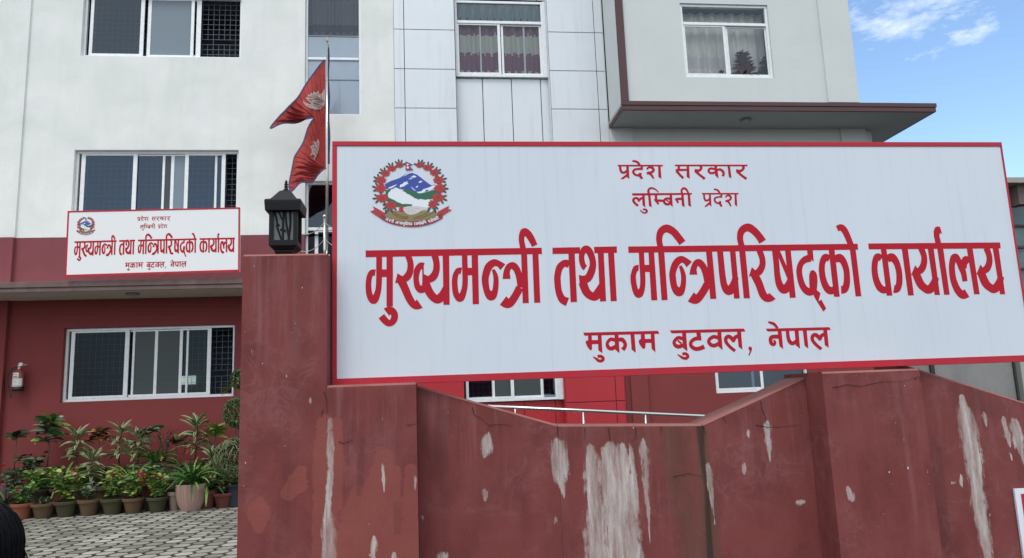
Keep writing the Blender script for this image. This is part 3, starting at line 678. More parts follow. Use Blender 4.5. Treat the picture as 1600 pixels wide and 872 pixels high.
# ---------------------------------------------------------------- front boundary wall with gate pillar
YP, YW, YS = 4.0, 4.2, 4.15            # pilaster fronts, wall panels, sign face
BW = empty('boundary_wall', (1.3, 4.2, 0), 'weathered maroon boundary wall with a gate pillar, dipped panels and white lime streaks', 'wall')
def wallmat():
    m = mat('front_wall_plaster', (.17, .045, .05), .8, spec=.3); t = NT(m)
    n1 = t.noise(2.1, 7, .62, dist=.6); n2 = t.noise(6, 6, .6, (1, 1, .5), (3, 1, 2)); n3 = t.noise(28, 6, .7, dist=.4); run = t.noise(13, 6, .65, (1, 1, .07)); fine = t.noise(120, 4, .7)
    c = t.mix(t.rng(n1, .33, .70), (.20, .044, .042), (.215, .060, .060))
    c = t.mix(t.rng(n2, .45, .75, 0, .75), c, (.115, .025, .024))
    c = t.mix(t.math('MULTIPLY', t.rng(run, .5, .75), t.attr('chalk')), c, (.27, .105, .11))
    veins = t.math('ABSOLUTE', t.math('SUBTRACT', t.noise(5.5, 5, .6, off=(7, 0, 3), dist=1.2), .5))
    c = t.mix(t.math('MULTIPLY', t.rng(veins, .0, .05, .42, 0), t.rng(n1, .5, .62)), c, (.28, .11, .105))
    c = t.mix(t.rng(t.math('ADD', t.attr('patch'), t.math('MULTIPLY', t.math('SUBTRACT', n3, .5), .9)), .42, .58, 0, .8), c, t.mix(n2, (.30, .085, .068), (.23, .055, .05)))
    c = t.mix(t.rng(t.math('ADD', t.attr('moss'), t.math('MULTIPLY', t.math('SUBTRACT', run, .5), .9)), .3, .9, 0, .55), c, (.085, .06, .035))
    c = t.mix(t.rng(t.math('ADD', t.attr('dark'), t.math('MULTIPLY', t.math('SUBTRACT', run, .5), .7)), .35, .85, 0, .85), c, (.035, .022, .018))
    run2 = t.noise(46, 6, .7, (1, 1, .10), (2, 0, 5)); rag = t.noise(34, 6, .75, (1, 1, .45), (5, 2, 1))
    wn = t.math('ADD', t.math('MULTIPLY', t.math('SUBTRACT', run2, .5), 1.7), t.math('MULTIPLY', t.math('SUBTRACT', rag, .5), 1.25))
    wmk = t.rng(t.math('MULTIPLY', t.rng(t.attr('lime'), .02, .2), t.math('ADD', t.attr('lime'), t.math('MULTIPLY', wn, .8))), .36, .62, 0, 1); wmk = t.math('MULTIPLY', wmk, t.rng(t.noise(17, 6, .7, (1, 1, .13), (8, 3, 1)), .34, .60, .38, .95))
    wcol = t.mix(t.rng(t.noise(24, 6, .7, (1, 1, .12), (4, 0, 0)), .35, .62), (.64, .61, .59), (.36, .28, .25))
    c = t.mix(wmk, c, wcol)
    sp = t.rng(t.noise(48, 3, .5, (1, 1, .6), (9, 0, 2)), .735, .75); c = t.mix(t.math('MULTIPLY', sp, t.rng(n2, .5, .56)), c, (.62, .58, .58))
    c = t.mix(t.rng(fine, .3, .75, 0, .22), c, (.03, .01, .01)); t.col(c)
    h = t.math('ADD', t.math('MULTIPLY', n3, .6), t.math('ADD', t.math('MULTIPLY', fine, .35), t.math('MULTIPLY', wmk, .5)))
    t.bump(h, .35, .006); return m
M['front'] = wallmat(); M['crack'] = mat('crack_shadow_line', (.02, .009, .009), .95); M['cap'] = plaster('salmon_coping', (.30, .13, .115), (.18, .06, .055), .6, streak=.1, scale=4)
# stains of the wall, each an outline measured on the photograph and kept on the wall surface: kind, strength, polyline (px, py, half width px)
STAINS = [
 ('lime', 1, [(762,678,5),(760,700,8),(757,715,7)]), ('lime', .8, [(757,765,5),(758,785,4)]),
 ('lime', 1.05, [(871,688,7),(873,710,12),(876,745,12),(881,778,6)]), ('lime', .6, [(868,808,4),(866,820,4)]),
 ('lime', 1.1, [(922,700,9),(926,740,11),(931,800,13),(934,880,15)]), ('lime', 1.2, [(953,695,10),(956,730,17),(962,790,18),(970,880,20)]),
 ('lime', 1.1, [(972,696,8),(979,760,10),(984,880,13)]), ('lime', .85, [(984,692,3),(989,740,6),(996,880,8)]),
 ('lime', .85, [(1004,686,5),(1008,720,6),(1013,800,4),(1016,850,2)]),
 ('lime', .9, [(1106,724,4),(1109,750,5),(1113,790,3),(1117,820,2)]), ('lime', .9, [(1163,724,4),(1163,742,4)]),
 ('lime', .8, [(1169,672,3),(1170,685,3)]), ('lime', .95, [(1199,660,6),(1200,690,5),(1204,730,3)]), ('lime', .8, [(1245,785,5),(1260,784,4)]),
 ('lime', 1.15, [(1503,622,9),(1510,660,13),(1522,720,13),(1528,780,12),(1538,840,9),(1548,880,9)]),
 ('lime', .9, [(1537,645,4),(1541,668,4)]), ('lime', 1, [(1501,742,3),(1503,762,4)]), ('lime', .7, [(1486,755,3),(1494,754,3)]),
 ('lime', 1.1, [(1568,652,4),(1574,680,6),(1580,700,4)]), ('lime', 1.1, [(1585,658,10),(1592,690,9),(1600,725,6)]), ('lime', .8, [(1578,708,3),(1583,722,2)]),
 ('lime', 1, [(1326,763,5),(1330,775,6),(1333,785,4)]), ('lime', .6, [(1411,685,1.5),(1412,690,1.5)]),
 ('lime', .95, [(515,655,5),(515,700,5),(515,745,4),(513,790,5),(513,830,9),(514,880,11)]),
 ('lime', .9, [(598,725,2),(599,750,3),(601,775,2)]), ('lime', .7, [(648,744,3),(649,770,3)]), ('lime', .8, [(584,840,5),(581,880,6)]), ('lime', .85, [(615,864,3),(616,880,4)]), ('lime', 1, [(694,866,6),(693,885,8)]), ('lime', .7, [(661,805,2),(662,820,2)]), ('lime', .6, [(397,545,4),(395,560,4)]), ('lime', .5, [(680,730,2),(681,738,2)]), ('lime', .5, [(832,735,2),(831,745,2)]), ('lime', .5, [(485,620,3),(487,633,5)]),
 ('patch', 1, [(508,662,10),(508,720,14),(508,780,13),(505,880,14)]), ('patch', 1, [(527,660,6),(528,720,6),(527,790,6)]), ('patch', 1, [(470,738,7),(464,756,12),(450,771,8)]),
 ('patch', 1, [(406,780,4),(404,802,13),(405,825,6)]), ('patch', 1, [(600,715,10),(597,760,20),(590,800,30),(580,880,40)]), ('patch', .9, [(560,775,12),(556,830,22),(545,880,28)]),
 ('patch', .9, [(618,735,6),(617,770,7)]), ('patch', .9, [(642,735,8),(642,800,10),(640,880,12)]), ('patch', .9, [(620,840,18),(618,880,22)]),
 
 ('chalk', 1, [(440,420,70),(440,500,55)]), ('chalk', .9, [(560,620,60),(580,690,50)]), ('chalk', .8, [(700,640,40),(800,690,60)]), ('chalk', .9, [(950,680,90),(1050,700,90)]), ('chalk', .8, [(1370,600,60),(1400,660,40)]), ('chalk', .9, [(1440,620,40),(1560,640,60)]), ('chalk', .7, [(1240,620,60)] + [(1180,680,60)]), ('chalk', .6, [(700,860,80),(1200,860,120)]), ('chalk', .7, [(1420,700,14),(1450,860,14)]),
 ('moss', .9, [(1095,672,9),(1100,740,10),(1106,810,13),(1110,880,18)]), ('moss', .7, [(1050,670,22),(1060,740,24),(1080,820,22),(1085,880,22)]), ('moss', .5, [(960,668,60),(1040,672,50)]),
 ('dark', .85, [(1094,668,6),(1097,710,4),(1104,760,4),(1110,880,5)]), ('dark', .45, [(1500,610,25),(1560,640,20)]), ('dark', .5, [(1460,700,12),(1480,860,12)]), ('dark', .4, [(690,650,12),(690,860,18)]),
 ('dark', .4, [(455,690,16),(450,760,18),(445,860,18)]), ('dark', .35, [(470,430,12),(462,560,12)]), ('dark', .45, [(550,660,5),(547,690,5)]), ('dark', .5, [(567,690,6),(562,770,6)]), ('dark', .4, [(622,790,8),(622,830,7)]), ('dark', .35, [(1310,640,14),(1340,860,16)]),
]
CRACKS = [[(738,636),(740,648),(755,656),(764,665),(760,674)], [(764,665),(785,663),(802,665)], [(872,667),(871,678),(873,688)], [(914,669),(914,690)], [(951,669),(952,686),(956,694)], [(993,668),(994,684),(986,690)], [(1032,666),(1033,678)],
 [(1188,626),(1191,640),(1196,655),(1199,668)], [(1181,664),(1199,668),(1228,666),(1250,664)], [(1097,664),(1101,676),(1104,680)], [(1130,652),(1135,662)], [(506,612),(511,630),(512,645)], [(530,690),(540,693),(552,687)], [(505,640),(502,652)], [(636,664),(650,663)],
 [(1300,606),(1325,601),(1345,604),(1375,597),(1405,596),(1428,592)], [(1428,592),(1436,588),(1437,600)], [(1052,745),(1075,740),(1098,744)]]
def seg_d(p, a, b):
    ab = (b[0]-a[0], b[1]-a[1]); q = ab[0]**2+ab[1]**2
    t_ = 0 if q < 1e-12 else max(0, min(1, ((p[0]-a[0])*ab[0]+(p[1]-a[1])*ab[1])/q))
    return math.hypot(p[0]-a[0]-ab[0]*t_, p[1]-a[1]-ab[1]*t_), t_
def face_stains(Y, xr):
    out = []
    for kind, st, pl in STAINS:
        if kind == 'lime':               # drips are ragged at the head and run out to a point
            fine_ = []; n_ = len(pl)-1; runoff = pl[-1][1] > 860
            for i in range(n_):
                for k in range(5):
                    t_ = k/5; s_ = (i+t_)/n_; a, b = pl[i], pl[i+1]; wv = 1+.35*noise.noise((a[0]*.7, (a[1]+(b[1]-a[1])*t_)*.09, 4))
                    fine_.append((a[0]+(b[0]-a[0])*t_ + 1.2*noise.noise((a[0], (i+t_)*2.1, 8)), a[1]+(b[1]-a[1])*t_, (a[2]+(b[2]-a[2])*t_)*wv*min(1, .5+s_*4)*(1 if runoff else 1-.8*max(0, (s_-.5)/.5))))
            pl = fine_ + [(*pl[-1][:2], pl[-1][2]*(1 if runoff else .15))]
        q = []
        for x, y_, hw in pl:
            p = at(x, y_, Y); q.append((p.x, p.z, hw*Y/1157*1.03))
        cx = sum(a[0] for a in q)/len(q)
        if xr[0]-.02 <= cx <= xr[1]+.02: out.append((kind, st, q, min(a[0]-a[2] for a in q)-.05, max(a[0]+a[2] for a in q)+.05, min(a[1]-a[2] for a in q)-.05, max(a[1]+a[2] for a in q)+.05))
    return out
KINDS = ('lime', 'patch', 'chalk', 'moss', 'dark')
def wall_face(name, x0, x1, top, z0, Y, yback, parent, xr=None, step=.009, sides=(1, 1)):
    # a solid piece of wall: finely divided front face that carries the stains, plain sides, top and back
    st_ = face_stains(Y, xr or (x0, x1)); nx = max(2, int((x1-x0)/step)); cracks = []
    for c_ in CRACKS:
        q = [at(a, b, Y) for a, b in c_]; cx = sum(p.x for p in q)/len(q)
        if x0 <= cx <= x1: cracks.append(q)
    bm = bmesh.new(); grid = []; vals = []
    zf = .72                                     # nothing below this is worth the fine grid
    for i in range(nx+1):
        x = x0+(x1-x0)*i/nx; zt_ = top(x)-.011; nz = 150; colv = []
        zl_ = [z0] + [zf+(zt_-zf)*k/nz for k in range(nz+1)]
        for z in zl_:
            wob = (noise.noise((x*3, z*3, Y))*.0035 + noise.noise((x*14, z*14, Y))*.0008) if z < zt_-.001 and 0 < i < nx else 0
            colv.append(bm.verts.new((x, Y+wob, z)))
            v = dict.fromkeys(KINDS, 0.0)
            for kind, s_, q, a, b, c_, d_ in st_:
                if a <= x <= b and c_ <= z <= d_:
                    best = 0
                    for p1, p2 in zip(q, q[1:]):
                        dd, tt = seg_d((x, z), p1, p2); hw = p1[2]+(p2[2]-p1[2])*tt
                        best = max(best, 1-dd/(hw*1.9))
                    v[kind] = max(v[kind], s_*(best if kind == 'lime' else min(1, best*1.5)))
            vals.append(tuple(v[k] for k in KINDS))
        grid.append(colv)
    nzv = len(grid[0])
    for i in range(nx):
        for k in range(nzv-1): bm.faces.new((grid[i][k], grid[i+1][k], grid[i+1][k+1], grid[i][k+1])).smooth = True
    nfr = len(bm.verts)
    def q4(P, mi): 
        f = bm.faces.new([bm.verts.new(p) for p in P]); f.material_index = mi
    for a, b in zip([x0+(x1-x0)*i/24 for i in range(24)], [x0+(x1-x0)*(i+1)/24 for i in range(24)]):
        q4([(a, Y, top(a)-.011), (b, Y, top(b)-.011), (b, Y+.012, top(b)), (a, Y+.012, top(a))], 1); q4([(a, Y+.012, top(a)), (b, Y+.012, top(b)), (b, yback, top(b)), (a, yback, top(a))], 1)
        q4([(b, yback, z0), (a, yback, z0), (a, yback, top(a)), (b, yback, top(b))], 0)
    q4([(x0, yback, z0), (x0, Y, z0), (x0, Y, top(x0)), (x0, yback, top(x0))], 0)
    q4([(x1, Y, z0), (x1, yback, z0), (x1, yback, top(x1)), (x1, Y, top(x1))], 0)
    for q in cracks:                             # cracks: hairline strips just proud of the plaster
        sp_ = []
        for p1, p2 in zip(q, q[1:]):
            for k in range(6):
                t_ = k/6; p = p1.lerp(p2, t_); sp_.append((p.x+noise.noise((p.x*60, p.z*60, 1))*.006, p.z+noise.noise((p.x*60, p.z*60, 5))*.006))
        sp_.append((q[-1].x, q[-1].z)); n = len(sp_); vv = []
        for k, p in enumerate(sp_):
            a = sp_[max(0, k-1)]; b = sp_[min(n-1, k+1)]; d = Vector((b[0]-a[0], b[1]-a[1])); d = d.normalized() if d.length > 0 else Vector((1, 0))
            w_ = .0019*(1-.75*k/n)*(1+.5*noise.noise((p[0]*90, p[1]*90, 2)))
            zc_ = [min(z_, top(p[0])-.001) for z_ in (p[1]+d.x*w_, p[1]-d.x*w_)]
            vv.append((bm.verts.new((p[0]-d.y*w_, Y-.0045, zc_[0])), bm.verts.new((p[0]+d.y*w_, Y-.0045, zc_[1]))))
        for a, b in zip(vv, vv[1:]): f = bm.faces.new((a[0], a[1], b[1], b[0])); f.material_index = 2
    off = parent.location
    for v in bm.verts: v.co -= off
    me = bpy.data.meshes.new(name); bm.to_mesh(me); bm.free(); n = len(me.vertices)
    for m in (M['front'], M['cap'], M['crack']): me.materials.append(m)
    for j, k in enumerate(KINDS):
        a = me.attributes.new(k, 'FLOAT', 'POINT'); arr = [0.0]*n
        for i, v in enumerate(vals): arr[i] = v[j]
        a.data.foreach_set('value', arr)
    o = bpy.data.objects.new(name, me); COL.objects.link(o); o.parent = parent; return o
const = lambda z: (lambda x: z)
wall_face('gate_pillar', -.972, -.534, const(2.515), -.02, YP, YP+.48, BW)
wall_face('pilaster', -.5335, -.071, const(1.808), -.02, YP+.0005, YW+.24, BW, (-.56, -.071))
def lerp(a, b): return lambda x: a[1]+(b[1]-a[1])*(x-a[0])/(b[0]-a[0])
TH = YW+.24
wall_face('wall_panel', -.070, .712, lerp((-.07, 1.797), (.712, 1.549)), -.02, YW, TH, BW)
wall_face('wall_panel', .713, 1.556, lerp((.713, 1.549), (1.556, 1.517)), -.02, YW, TH, BW)
wall_face('wall_panel', 1.557, 2.204, lerp((1.557, 1.517), (2.279, 1.792)), -.02, YW, TH, BW)
wall_face('pilaster', 2.205, 2.796, const(1.786), -.02, YP, TH+.02, BW)
wall_face('wall_panel', 2.797, 4.3, lerp((2.939, 1.785), (3.591, 1.566)), -.02, YW, TH, BW)

# ---------------------------------------------------------------- the two sign boards
SX0, SX1, SZ0, SZ1 = -.524, 3.652, 1.812, 3.196
M['sign'] = mat('sign_flex', (.60, .68, .78), .38, spec=.35); t = NT(M['sign'])
c = t.mix(t.rng(t.noise(1.1, 4), .3, .7, 0, .5), (.62, .675, .75), (.55, .61, .69))
c = t.mix(t.math('MULTIPLY', t.rng(t.noise(26, 5, .65, (1, 1, .035)), .53, .75), .33), c, (.42, .48, .57))
c = t.mix(t.rng(t.noise(70, 2, .4, (1, 1, .8), (3, 3, 3)), .76, .78, 0, .6), c, (.75, .8, .85))
t.col(c); t.bump(t.noise(1.6, 2, .4, (1, 1, .6)), .12, .03)
M['sign_far'] = mat('small_sign_flex', (.78, .79, .80), .4, spec=.3)
M['sign_red'] = mat('sign_red_ink', (.45, .015, .026), .55, spec=.15); t = NT(M['sign_red']); t.col(t.mix(t.rng(t.noise(14, 5), .4, .75, 0, .6), (.44, .011, .026), (.37, .016, .032)))
M['border_red'] = mat('sign_border_red', (.44, .025, .045), .5, spec=.2); t = NT(M['border_red']); t.col(t.mix(t.rng(t.noise(7, 6, .65), .45, .75, 0, .7), (.45, .024, .042), (.33, .05, .065)))
def on_sign(polys, x0, y0, s):
    return [[(lambda p: (p.x, p.z))(at(x0+q[0]/s, y0+q[1]/s, YS)) for q in poly] for poly in polys]
def flat_mesh(mb, polys, y, m, eps=1e-5):
    ov, of = flat_union(polys, eps); i = len(mb.v); mb.v += [(p.x, y, p.y) for p in ov]
    for f in of: mb.f.append(tuple(i+k for k in f)); mb.m.append(mb.mi(m))
SB = empty('sign_board', ((SX0+SX1)/2, YS, SZ0), 'large white Nepali office sign board with a red border mounted on the maroon wall', 'sign')
mb = MB()
# slightly slack flex face
nx, nz = 60, 20
def sag(x, z):
    u = (x-SX0)/(SX1-SX0); v = (z-SZ0)/(SZ1-SZ0); e = min(1, 6*min(u, 1-u))*min(1, 4*min(v, 1-v))
    return e*.0004*noise.noise((x*1.3, z*2, 3))
for i in range(nx):
    for k in range(nz):
        P = []
        for a, b in ((i, k), (i+1, k), (i+1, k+1), (i, k+1)):
            x = SX0+(SX1-SX0)*a/nx; z = SZ0+(SZ1-SZ0)*b/nz; P.append((x, YS+.0004+sag(x, z), z))
        mb.face(P, M['sign'])
mb.box(SX0+.001, SX1-.001, YS+.006, YS+.045, SZ0+.001, SZ1-.001, M['border_red']); mb.build('face', SB, smooth=True)
def border(x0, x1, z0, z1, y, tl, tt, tr, tb, parent, m, th=.01):
    mb = MB()
    mb.box(x0-.002, x1+.002, y-.005, y+th, z1-tt, z1+.002, m); mb.box(x0-.002, x1+.002, y-.005, y+th, z0-.006, z0+tb, m)
    mb.box(x0-.002, x0+tl, y-.004, y+th, z0+tb+.0005, z1-tt-.0005, m); mb.box(x1-tr, x1+.002, y-.004, y+th, z0+tb+.0005, z1-tt-.0005, m)
    return mb.build('border', parent, bevel=.002)
border(SX0, SX1, SZ0, SZ1, YS, .024, .026, .010, .034, SB, M['border_red'])
letters = []
for nm, crops in LINES.items():
    polys = []
    for x0, y0, s, items in crops: polys += on_sign(shapes(items), x0, y0, s)
    mb = MB(); flat_mesh(mb, polys, YS-.0008, M['sign_red']); letters.append(mb.build(nm, SB))
# emblem, in layers half a millimetre apart
EC = {k: mat('emblem_'+k, v, .5) for k, v in dict(red=(.40, .022, .028), dark_red=(.22, .015, .03), blue=(.028, .06, .33), deep_blue=(.015, .03, .2), white=(.70, .76, .82), green=(.015, .115, .06), leaf=(.012, .055, .04), gold=(.21, .20, .065), hand=(.60, .55, .57), wheat=(.24, .085, .05), line=(.36, .30, .33)).items()}
def ell(cx, cy, rx, ry, n=20, rot=0): return [(cx+rx*math.cos(6.2832*k/n)*math.cos(rot)-ry*math.sin(6.2832*k/n)*math.sin(rot), cy+rx*math.cos(6.2832*k/n)*math.sin(rot)+ry*math.sin(6.2832*k/n)*math.cos(rot)) for k in range(n)]
mb = MB(); lay = [0]
def E_(polys, colr, step=1):
    lay[0] += step; flat_mesh(mb, on_sign(polys, 570, 240, 7.267), YS-.0008-.0002*lay[0], EC[colr])
E_([[(226,352),(262,328),(300,310),(345,296),(400,275),(440,248),(470,228),(505,212),(545,222),(590,238),(640,275),(690,315),(730,345),(760,362),(800,350),(780,385),(700,430),(600,452),(540,440),(480,420),(430,405),(380,395),(300,402),(245,402)]], 'blue')
E_([[(260,392),(300,375),(330,362),(370,348),(345,368),(315,388),(290,398)], [(400,385),(395,370),(408,350),(430,345),(445,325),(470,322),(488,312),(482,328),(496,345),(470,352),(450,370),(425,378)], [(436,262),(470,234),(505,214),(540,222),(505,224),(470,246)],
    [(510,268),(535,262),(548,250),(570,252),(588,264),(565,274),(545,272)], [(492,292),(515,280),(550,282),(530,290)], [(572,388),(590,372),(607,362),(600,384)], [(608,330),(622,315),(640,308),(655,318),(630,332)], [(518,370),(535,385),(555,402),(582,425),(560,418),(538,398)],
    [(585,436),(640,430),(665,405),(700,395),(735,382),(770,365),(822,350),(800,375),(770,395),(745,420),(738,440),(725,415),(705,410),(690,420),(680,440),(640,452),(610,450)]], 'white')
E_([[(430,418),(470,405),(510,408),(560,440),(610,455),(690,440),(740,425),(800,405),(870,430),(860,470),(800,500),(735,520),(690,525),(640,515),(600,520),(560,500),(520,470),(480,455)], [(236,420),(262,410),(300,402),(285,440),(268,470),(262,500),(236,470)], [(255,500),(300,510),(340,525),(380,555),(420,570),(470,568),(530,568),(540,590),(500,600),(440,608),(370,606),(330,585),(290,560)]], 'green')
E_([[(270,445),(285,430),(300,410),(325,402),(340,388),(372,390),(392,408),(430,432),(460,438),(478,458),(505,465),(525,485),(550,492),(560,508),(590,515),(610,528),(630,515),(680,528),(735,518),(737,580),(715,618),(660,610),(600,600),(535,598),(540,578),(470,572),(430,575),(395,560),(365,548),(335,528),(300,515),(268,495),(262,472)]], 'white')
E_([[(262,648),(240,710),(320,748),(430,768),(540,768),(650,758),(760,732),(825,698),(805,660),(740,665),(690,650),(640,655),(560,700),(480,690),(440,660),(350,650)]], 'gold')
E_([[(396,600),(436,598),(440,640),(450,664),(390,664),(386,640)]], 'red')
E_([[(436,640),(442,612),(480,602),(530,598),(560,594),(590,602),(640,604),(705,614),(720,640),(660,640),(625,660),(590,682),(560,690),(520,698),(490,690),(462,672)]], 'hand')
E_(shapes([[(470,650,4),(500,668,4),(520,690,3)], [(490,640,4),(530,660,4),(555,685,3)], [(520,630,4),(560,650,4),(590,675,3)], [(545,612,4),(580,625,4),(640,620,3)], [(450,625,3),(500,622,3),(540,604,3)]]), 'line')
E_([ell(x, y, 26, 8, 12, r) for x, y, r in ((320,675,.7),(350,700,.5),(380,722,.35),(420,735,.15),(470,735,-.05),(350,675,.9),(390,700,.6),(430,715,.3),(470,715,.1),(570,735,.05),(620,735,-.1),(665,722,-.35),(700,705,-.5),(740,690,-.6),(600,715,-.15),(640,705,-.35),(690,680,-.7),(770,665,-.8))], 'wheat')
FL = [(398,130,42,30),(308,168,48,34),(235,225,50,36),(183,303,58,42),(180,395,62,46),(195,505,68,46),(298,590,64,44),(622,130,42,30),(712,160,48,34),(790,215,50,36),(838,300,58,42),(850,395,62,46),(835,500,68,46),(770,575,48,46)]
lv = []
for i, (x, y_, rx, ry) in enumerate(FL):
    an = math.atan2(y_-430, x-515)
    for da, rr in ((.75, 1.35), (.15, 1.5), (-.5, 1.35), (1.7, 1.3), (-1.7, 1.25)):
        a = an+da; lv.append(ell(x+math.cos(a)*rx*rr*.82, y_+math.sin(a)*ry*rr*.95, 27, 10, 12, a))
E_(lv + [ell(300,640,40,14,12,1.1), ell(240,660,30,12,12,1.6), ell(725,640,30,12,12,2), ell(800,650,30,12,12,1.4)], 'leaf')
E_([[(x+rx*(1+.16*math.sin(9*q+i))*math.cos(q), y_+ry*(1+.16*math.sin(9*q+i))*math.sin(q)) for q in [6.2832*k/40 for k in range(40)]] for i, (x, y_, rx, ry) in enumerate(FL)], 'red')
E_(sum([shapes([[(x-rx*.5, y_+3, 6), (x-rx*.1, y_-ry*.25, 6), (x+rx*.3, y_+2, 6)], [(x-rx*.3, y_+ry*.4, 5), (x+rx*.1, y_+ry*.2, 5), (x+rx*.5, y_+ry*.45, 5)], [(x, y_-ry*.6, 4), (x+rx*.3, y_-ry*.35, 5)]]) for x, y_, rx, ry in FL], []), 'dark_red')
E_([[(60,657),(112,640),(90,598),(148,628),(238,682),(228,745),(190,742),(112,692)], [(960,590),(945,632),(992,640),(948,662),(884,706),(872,738),(815,690),(830,660)]], 'red')
rib_t = [(190,690),(260,730),(350,757),(440,772),(540,775),(640,766),(750,742),(830,706),(875,668)]; rib_b = [(190,742),(260,778),(350,808),(440,824),(540,830),(640,822),(760,792),(845,752),(885,730)]
E_([[rib_t[k], rib_t[k+1], rib_b[k+1], rib_b[k]] for k in range(8)], 'dark_red')
E_(shapes([[(*p, 6) for p in rib_b]] + [[(*p, 5) for p in rib_t]]), 'red')
mids = [Vector(((a[0]+b[0])/2, (a[1]+b[1])/2)) for a, b in zip(rib_t, rib_b)]; lens = [0]
for a, b in zip(mids, mids[1:]): lens.append(lens[-1]+(b-a).length)
def midf(u):
    s_ = u*lens[-1]; k = max(i for i in range(8) if lens[i] <= s_+1e-6); f_ = (s_-lens[k])/(lens[k+1]-lens[k]); tA = (mids[min(k+1, 8)]-mids[max(k-1, 0)]); tB = (mids[min(k+2, 8)]-mids[k])
    tt = tA.lerp(tB, f_).normalized(); return mids[k].lerp(mids[k+1], f_), tt
E_(motto_polys(midf, .075, .93, 30), 'white')
E_([[(463,90),(550,130),(503,138),(552,190),(465,190)]], 'deep_blue'); E_([[(469,101),(532,128),(490,134),(538,184),(471,184)]], 'red'); E_([ell(486,128,13,9), ell(488,161,13,12)], 'white')
emb = mb.build('emblem', SB)
# small copy of the sign, set on the canopy edge
YF = 11.93
c00 = at(101.3, 432.5, YF); c10 = at(375, 424, YF); c01 = at(107.6, 330.5, YF); c11 = at(375.6, 323.5, YF)
wS = ((c10-c00).length+(c11-c01).length)/2; hS = ((c01-c00).length+(c11-c10).length)/2; rollS = -math.atan2((c10-c00).z, (c10-c00).x)
SS = empty('sign_board', (c00.x, YF, c00.z), 'small white Nepali office sign board with a red border above the canopy under the window', 'sign')
mb = MB(); bx, bz = c00.x, c00.z
mb.box(bx, bx+wS, YF, YF+.05, bz, bz+hS, M['sign_far']); mb.build('face', SS)
border(bx, bx+wS, bz, bz+hS, YF, .022, .022, .022, .03, SS, M['border_red'])
sx, sz = wS/(SX1-SX0), hS/(SZ1-SZ0)
for o in letters + [emb]:
    q = o.copy(); COL.objects.link(q); q.parent = SS; q.scale = (sx*.995, 1, sz*.97)
    q.location = (wS/2, -.0012, .012)
SS.rotation_euler = (0, rollS, 0)
# edge of a notice on the right panel
e0 = at(1585, 764, YW-.02)
NB_ = empty('notice_board', (e0.x+.3, YW-.02, e0.z-.9), 'white edged red notice board on the wall at the lower right corner', 'notice')
mb = MB(); mw = mat('notice_white', (.72, .76, .84), .5); mb.box(e0.x, e0.x+.75, YW-.02, YW-.006, e0.z-.95, e0.z, mw); mb.build('board', NB_)
mb = MB(); mb.box(e0.x+.036, e0.x+.71, YW-.024, YW-.021, e0.z-.90, e0.z-.03, M['border_red']); mb.build('red_panel', NB_)
mb = MB(); mb.box(e0.x+.062, e0.x+.5, YW-.0262, YW-.0245, e0.z-.115, e0.z-.055, mw); mb.build('stripe', NB_)
# ---------------------------------------------------------------- lantern on the gate pillar
lp = at(446, 394, 4.23); lx, ly, lz = lp.x, 4.23, 2.515
LA = empty('pillar_lamp', (lx, ly, lz), 'black lantern with bamboo pattern panes standing on the maroon gate pillar', 'lamp')
bl = M['black']; k_ = 1.0
H = at(446.5, 281, 4.23).z - lz            # total height
def hz(f): return H*f
mb = MB(); mb.lathe([(.056, .0005), (.056, hz(.035)), (.046, hz(.045)), (.046, hz(.085)), (.051, hz(.095)), (.051, hz(.12))], (lx, ly, lz), bl, square=True); mb.build('base', LA, bevel=.002)
hb = .077; z0, z1 = hz(.165), hz(.655)
mb = MB(); mb.lathe([(.052, hz(.1205)), (hb-.006, z0-.004), (hb, z0), (hb, z0+.03), (hb-.001, z0+.031), (hb-.014, z0+.032)], (lx, ly, lz), bl, square=True)
mb.lathe([(hb-.014, z1-.02), (hb, z1-.019), (hb, z1)], (lx, ly, lz), bl, square=True)
for sx_ in (-1, 1):
    for sy_ in (-1, 1): mb.box(lx+sx_*(hb-.011)-.011, lx+sx_*(hb-.011)+.011, ly+sy_*(hb-.011)-.011, ly+sy_*(hb-.011)+.011, lz+z0+.0315, lz+z1-.0205, bl)
mb.build('body', LA, bevel=.002)
mb = MB(); g_ = hb-.016; mb.box(lx-g_, lx+g_, ly-g_, ly+g_, lz+z0+.033, lz+z1-.021, M['lamp_glass']); mb.build('pane', LA)
mb = MB(); A0, A1 = lz+z0+.03, lz+z1-.02; hh = A1-A0
for side in range(4):
    an = side*math.pi/2; ca, sa = math.cos(an), math.sin(an)
    def pt(u, v, d=.002): X_, Y_ = (u-.5)*2*g_, -g_-d; return (lx+X_*ca-Y_*sa, ly+X_*sa+Y_*ca, A0+v*hh)
    for pl, r_ in (([(.06,.95),(.2,.62),(.22,.4),(.42,.0)], .006), ([(.22,1),(.4,.68),(.46,.6)], .0045), ([(.5,.98),(.47,.6),(.47,.0)], .0065), ([(.55,1),(.62,.5),(.75,.05)], .0065), ([(.78,1),(.8,.5),(.72,.0)], .0065), ([(.18,.45),(.26,.52),(.3,.46)], .006), ([(.36,.32),(.46,.38),(.58,.28)], .006)):
        mb.tube([pt(u, v) for u, v in pl], r_, bl, 6)
mb.build('bamboo_fretwork', LA)
mb = MB(); e = .1; zr = hz(.70)
mb.lathe([(e-.012, zr-.062), (e-.004, zr-.060), (e, zr-.012), (e, zr), (e-.006, zr+.006)], (lx, ly, lz), bl, square=True)
mb.lathe([(e-.007, zr+.0065), (e-.026, zr+.012), (.060, zr+.030), (.043, zr+.054), (.031, zr+.070), (.016, zr+.078)], (lx, ly, lz), bl, square=True); mb.build('roof', LA, bevel=.0015)
mb = MB(); zf_ = zr+.078; hf = H-zf_
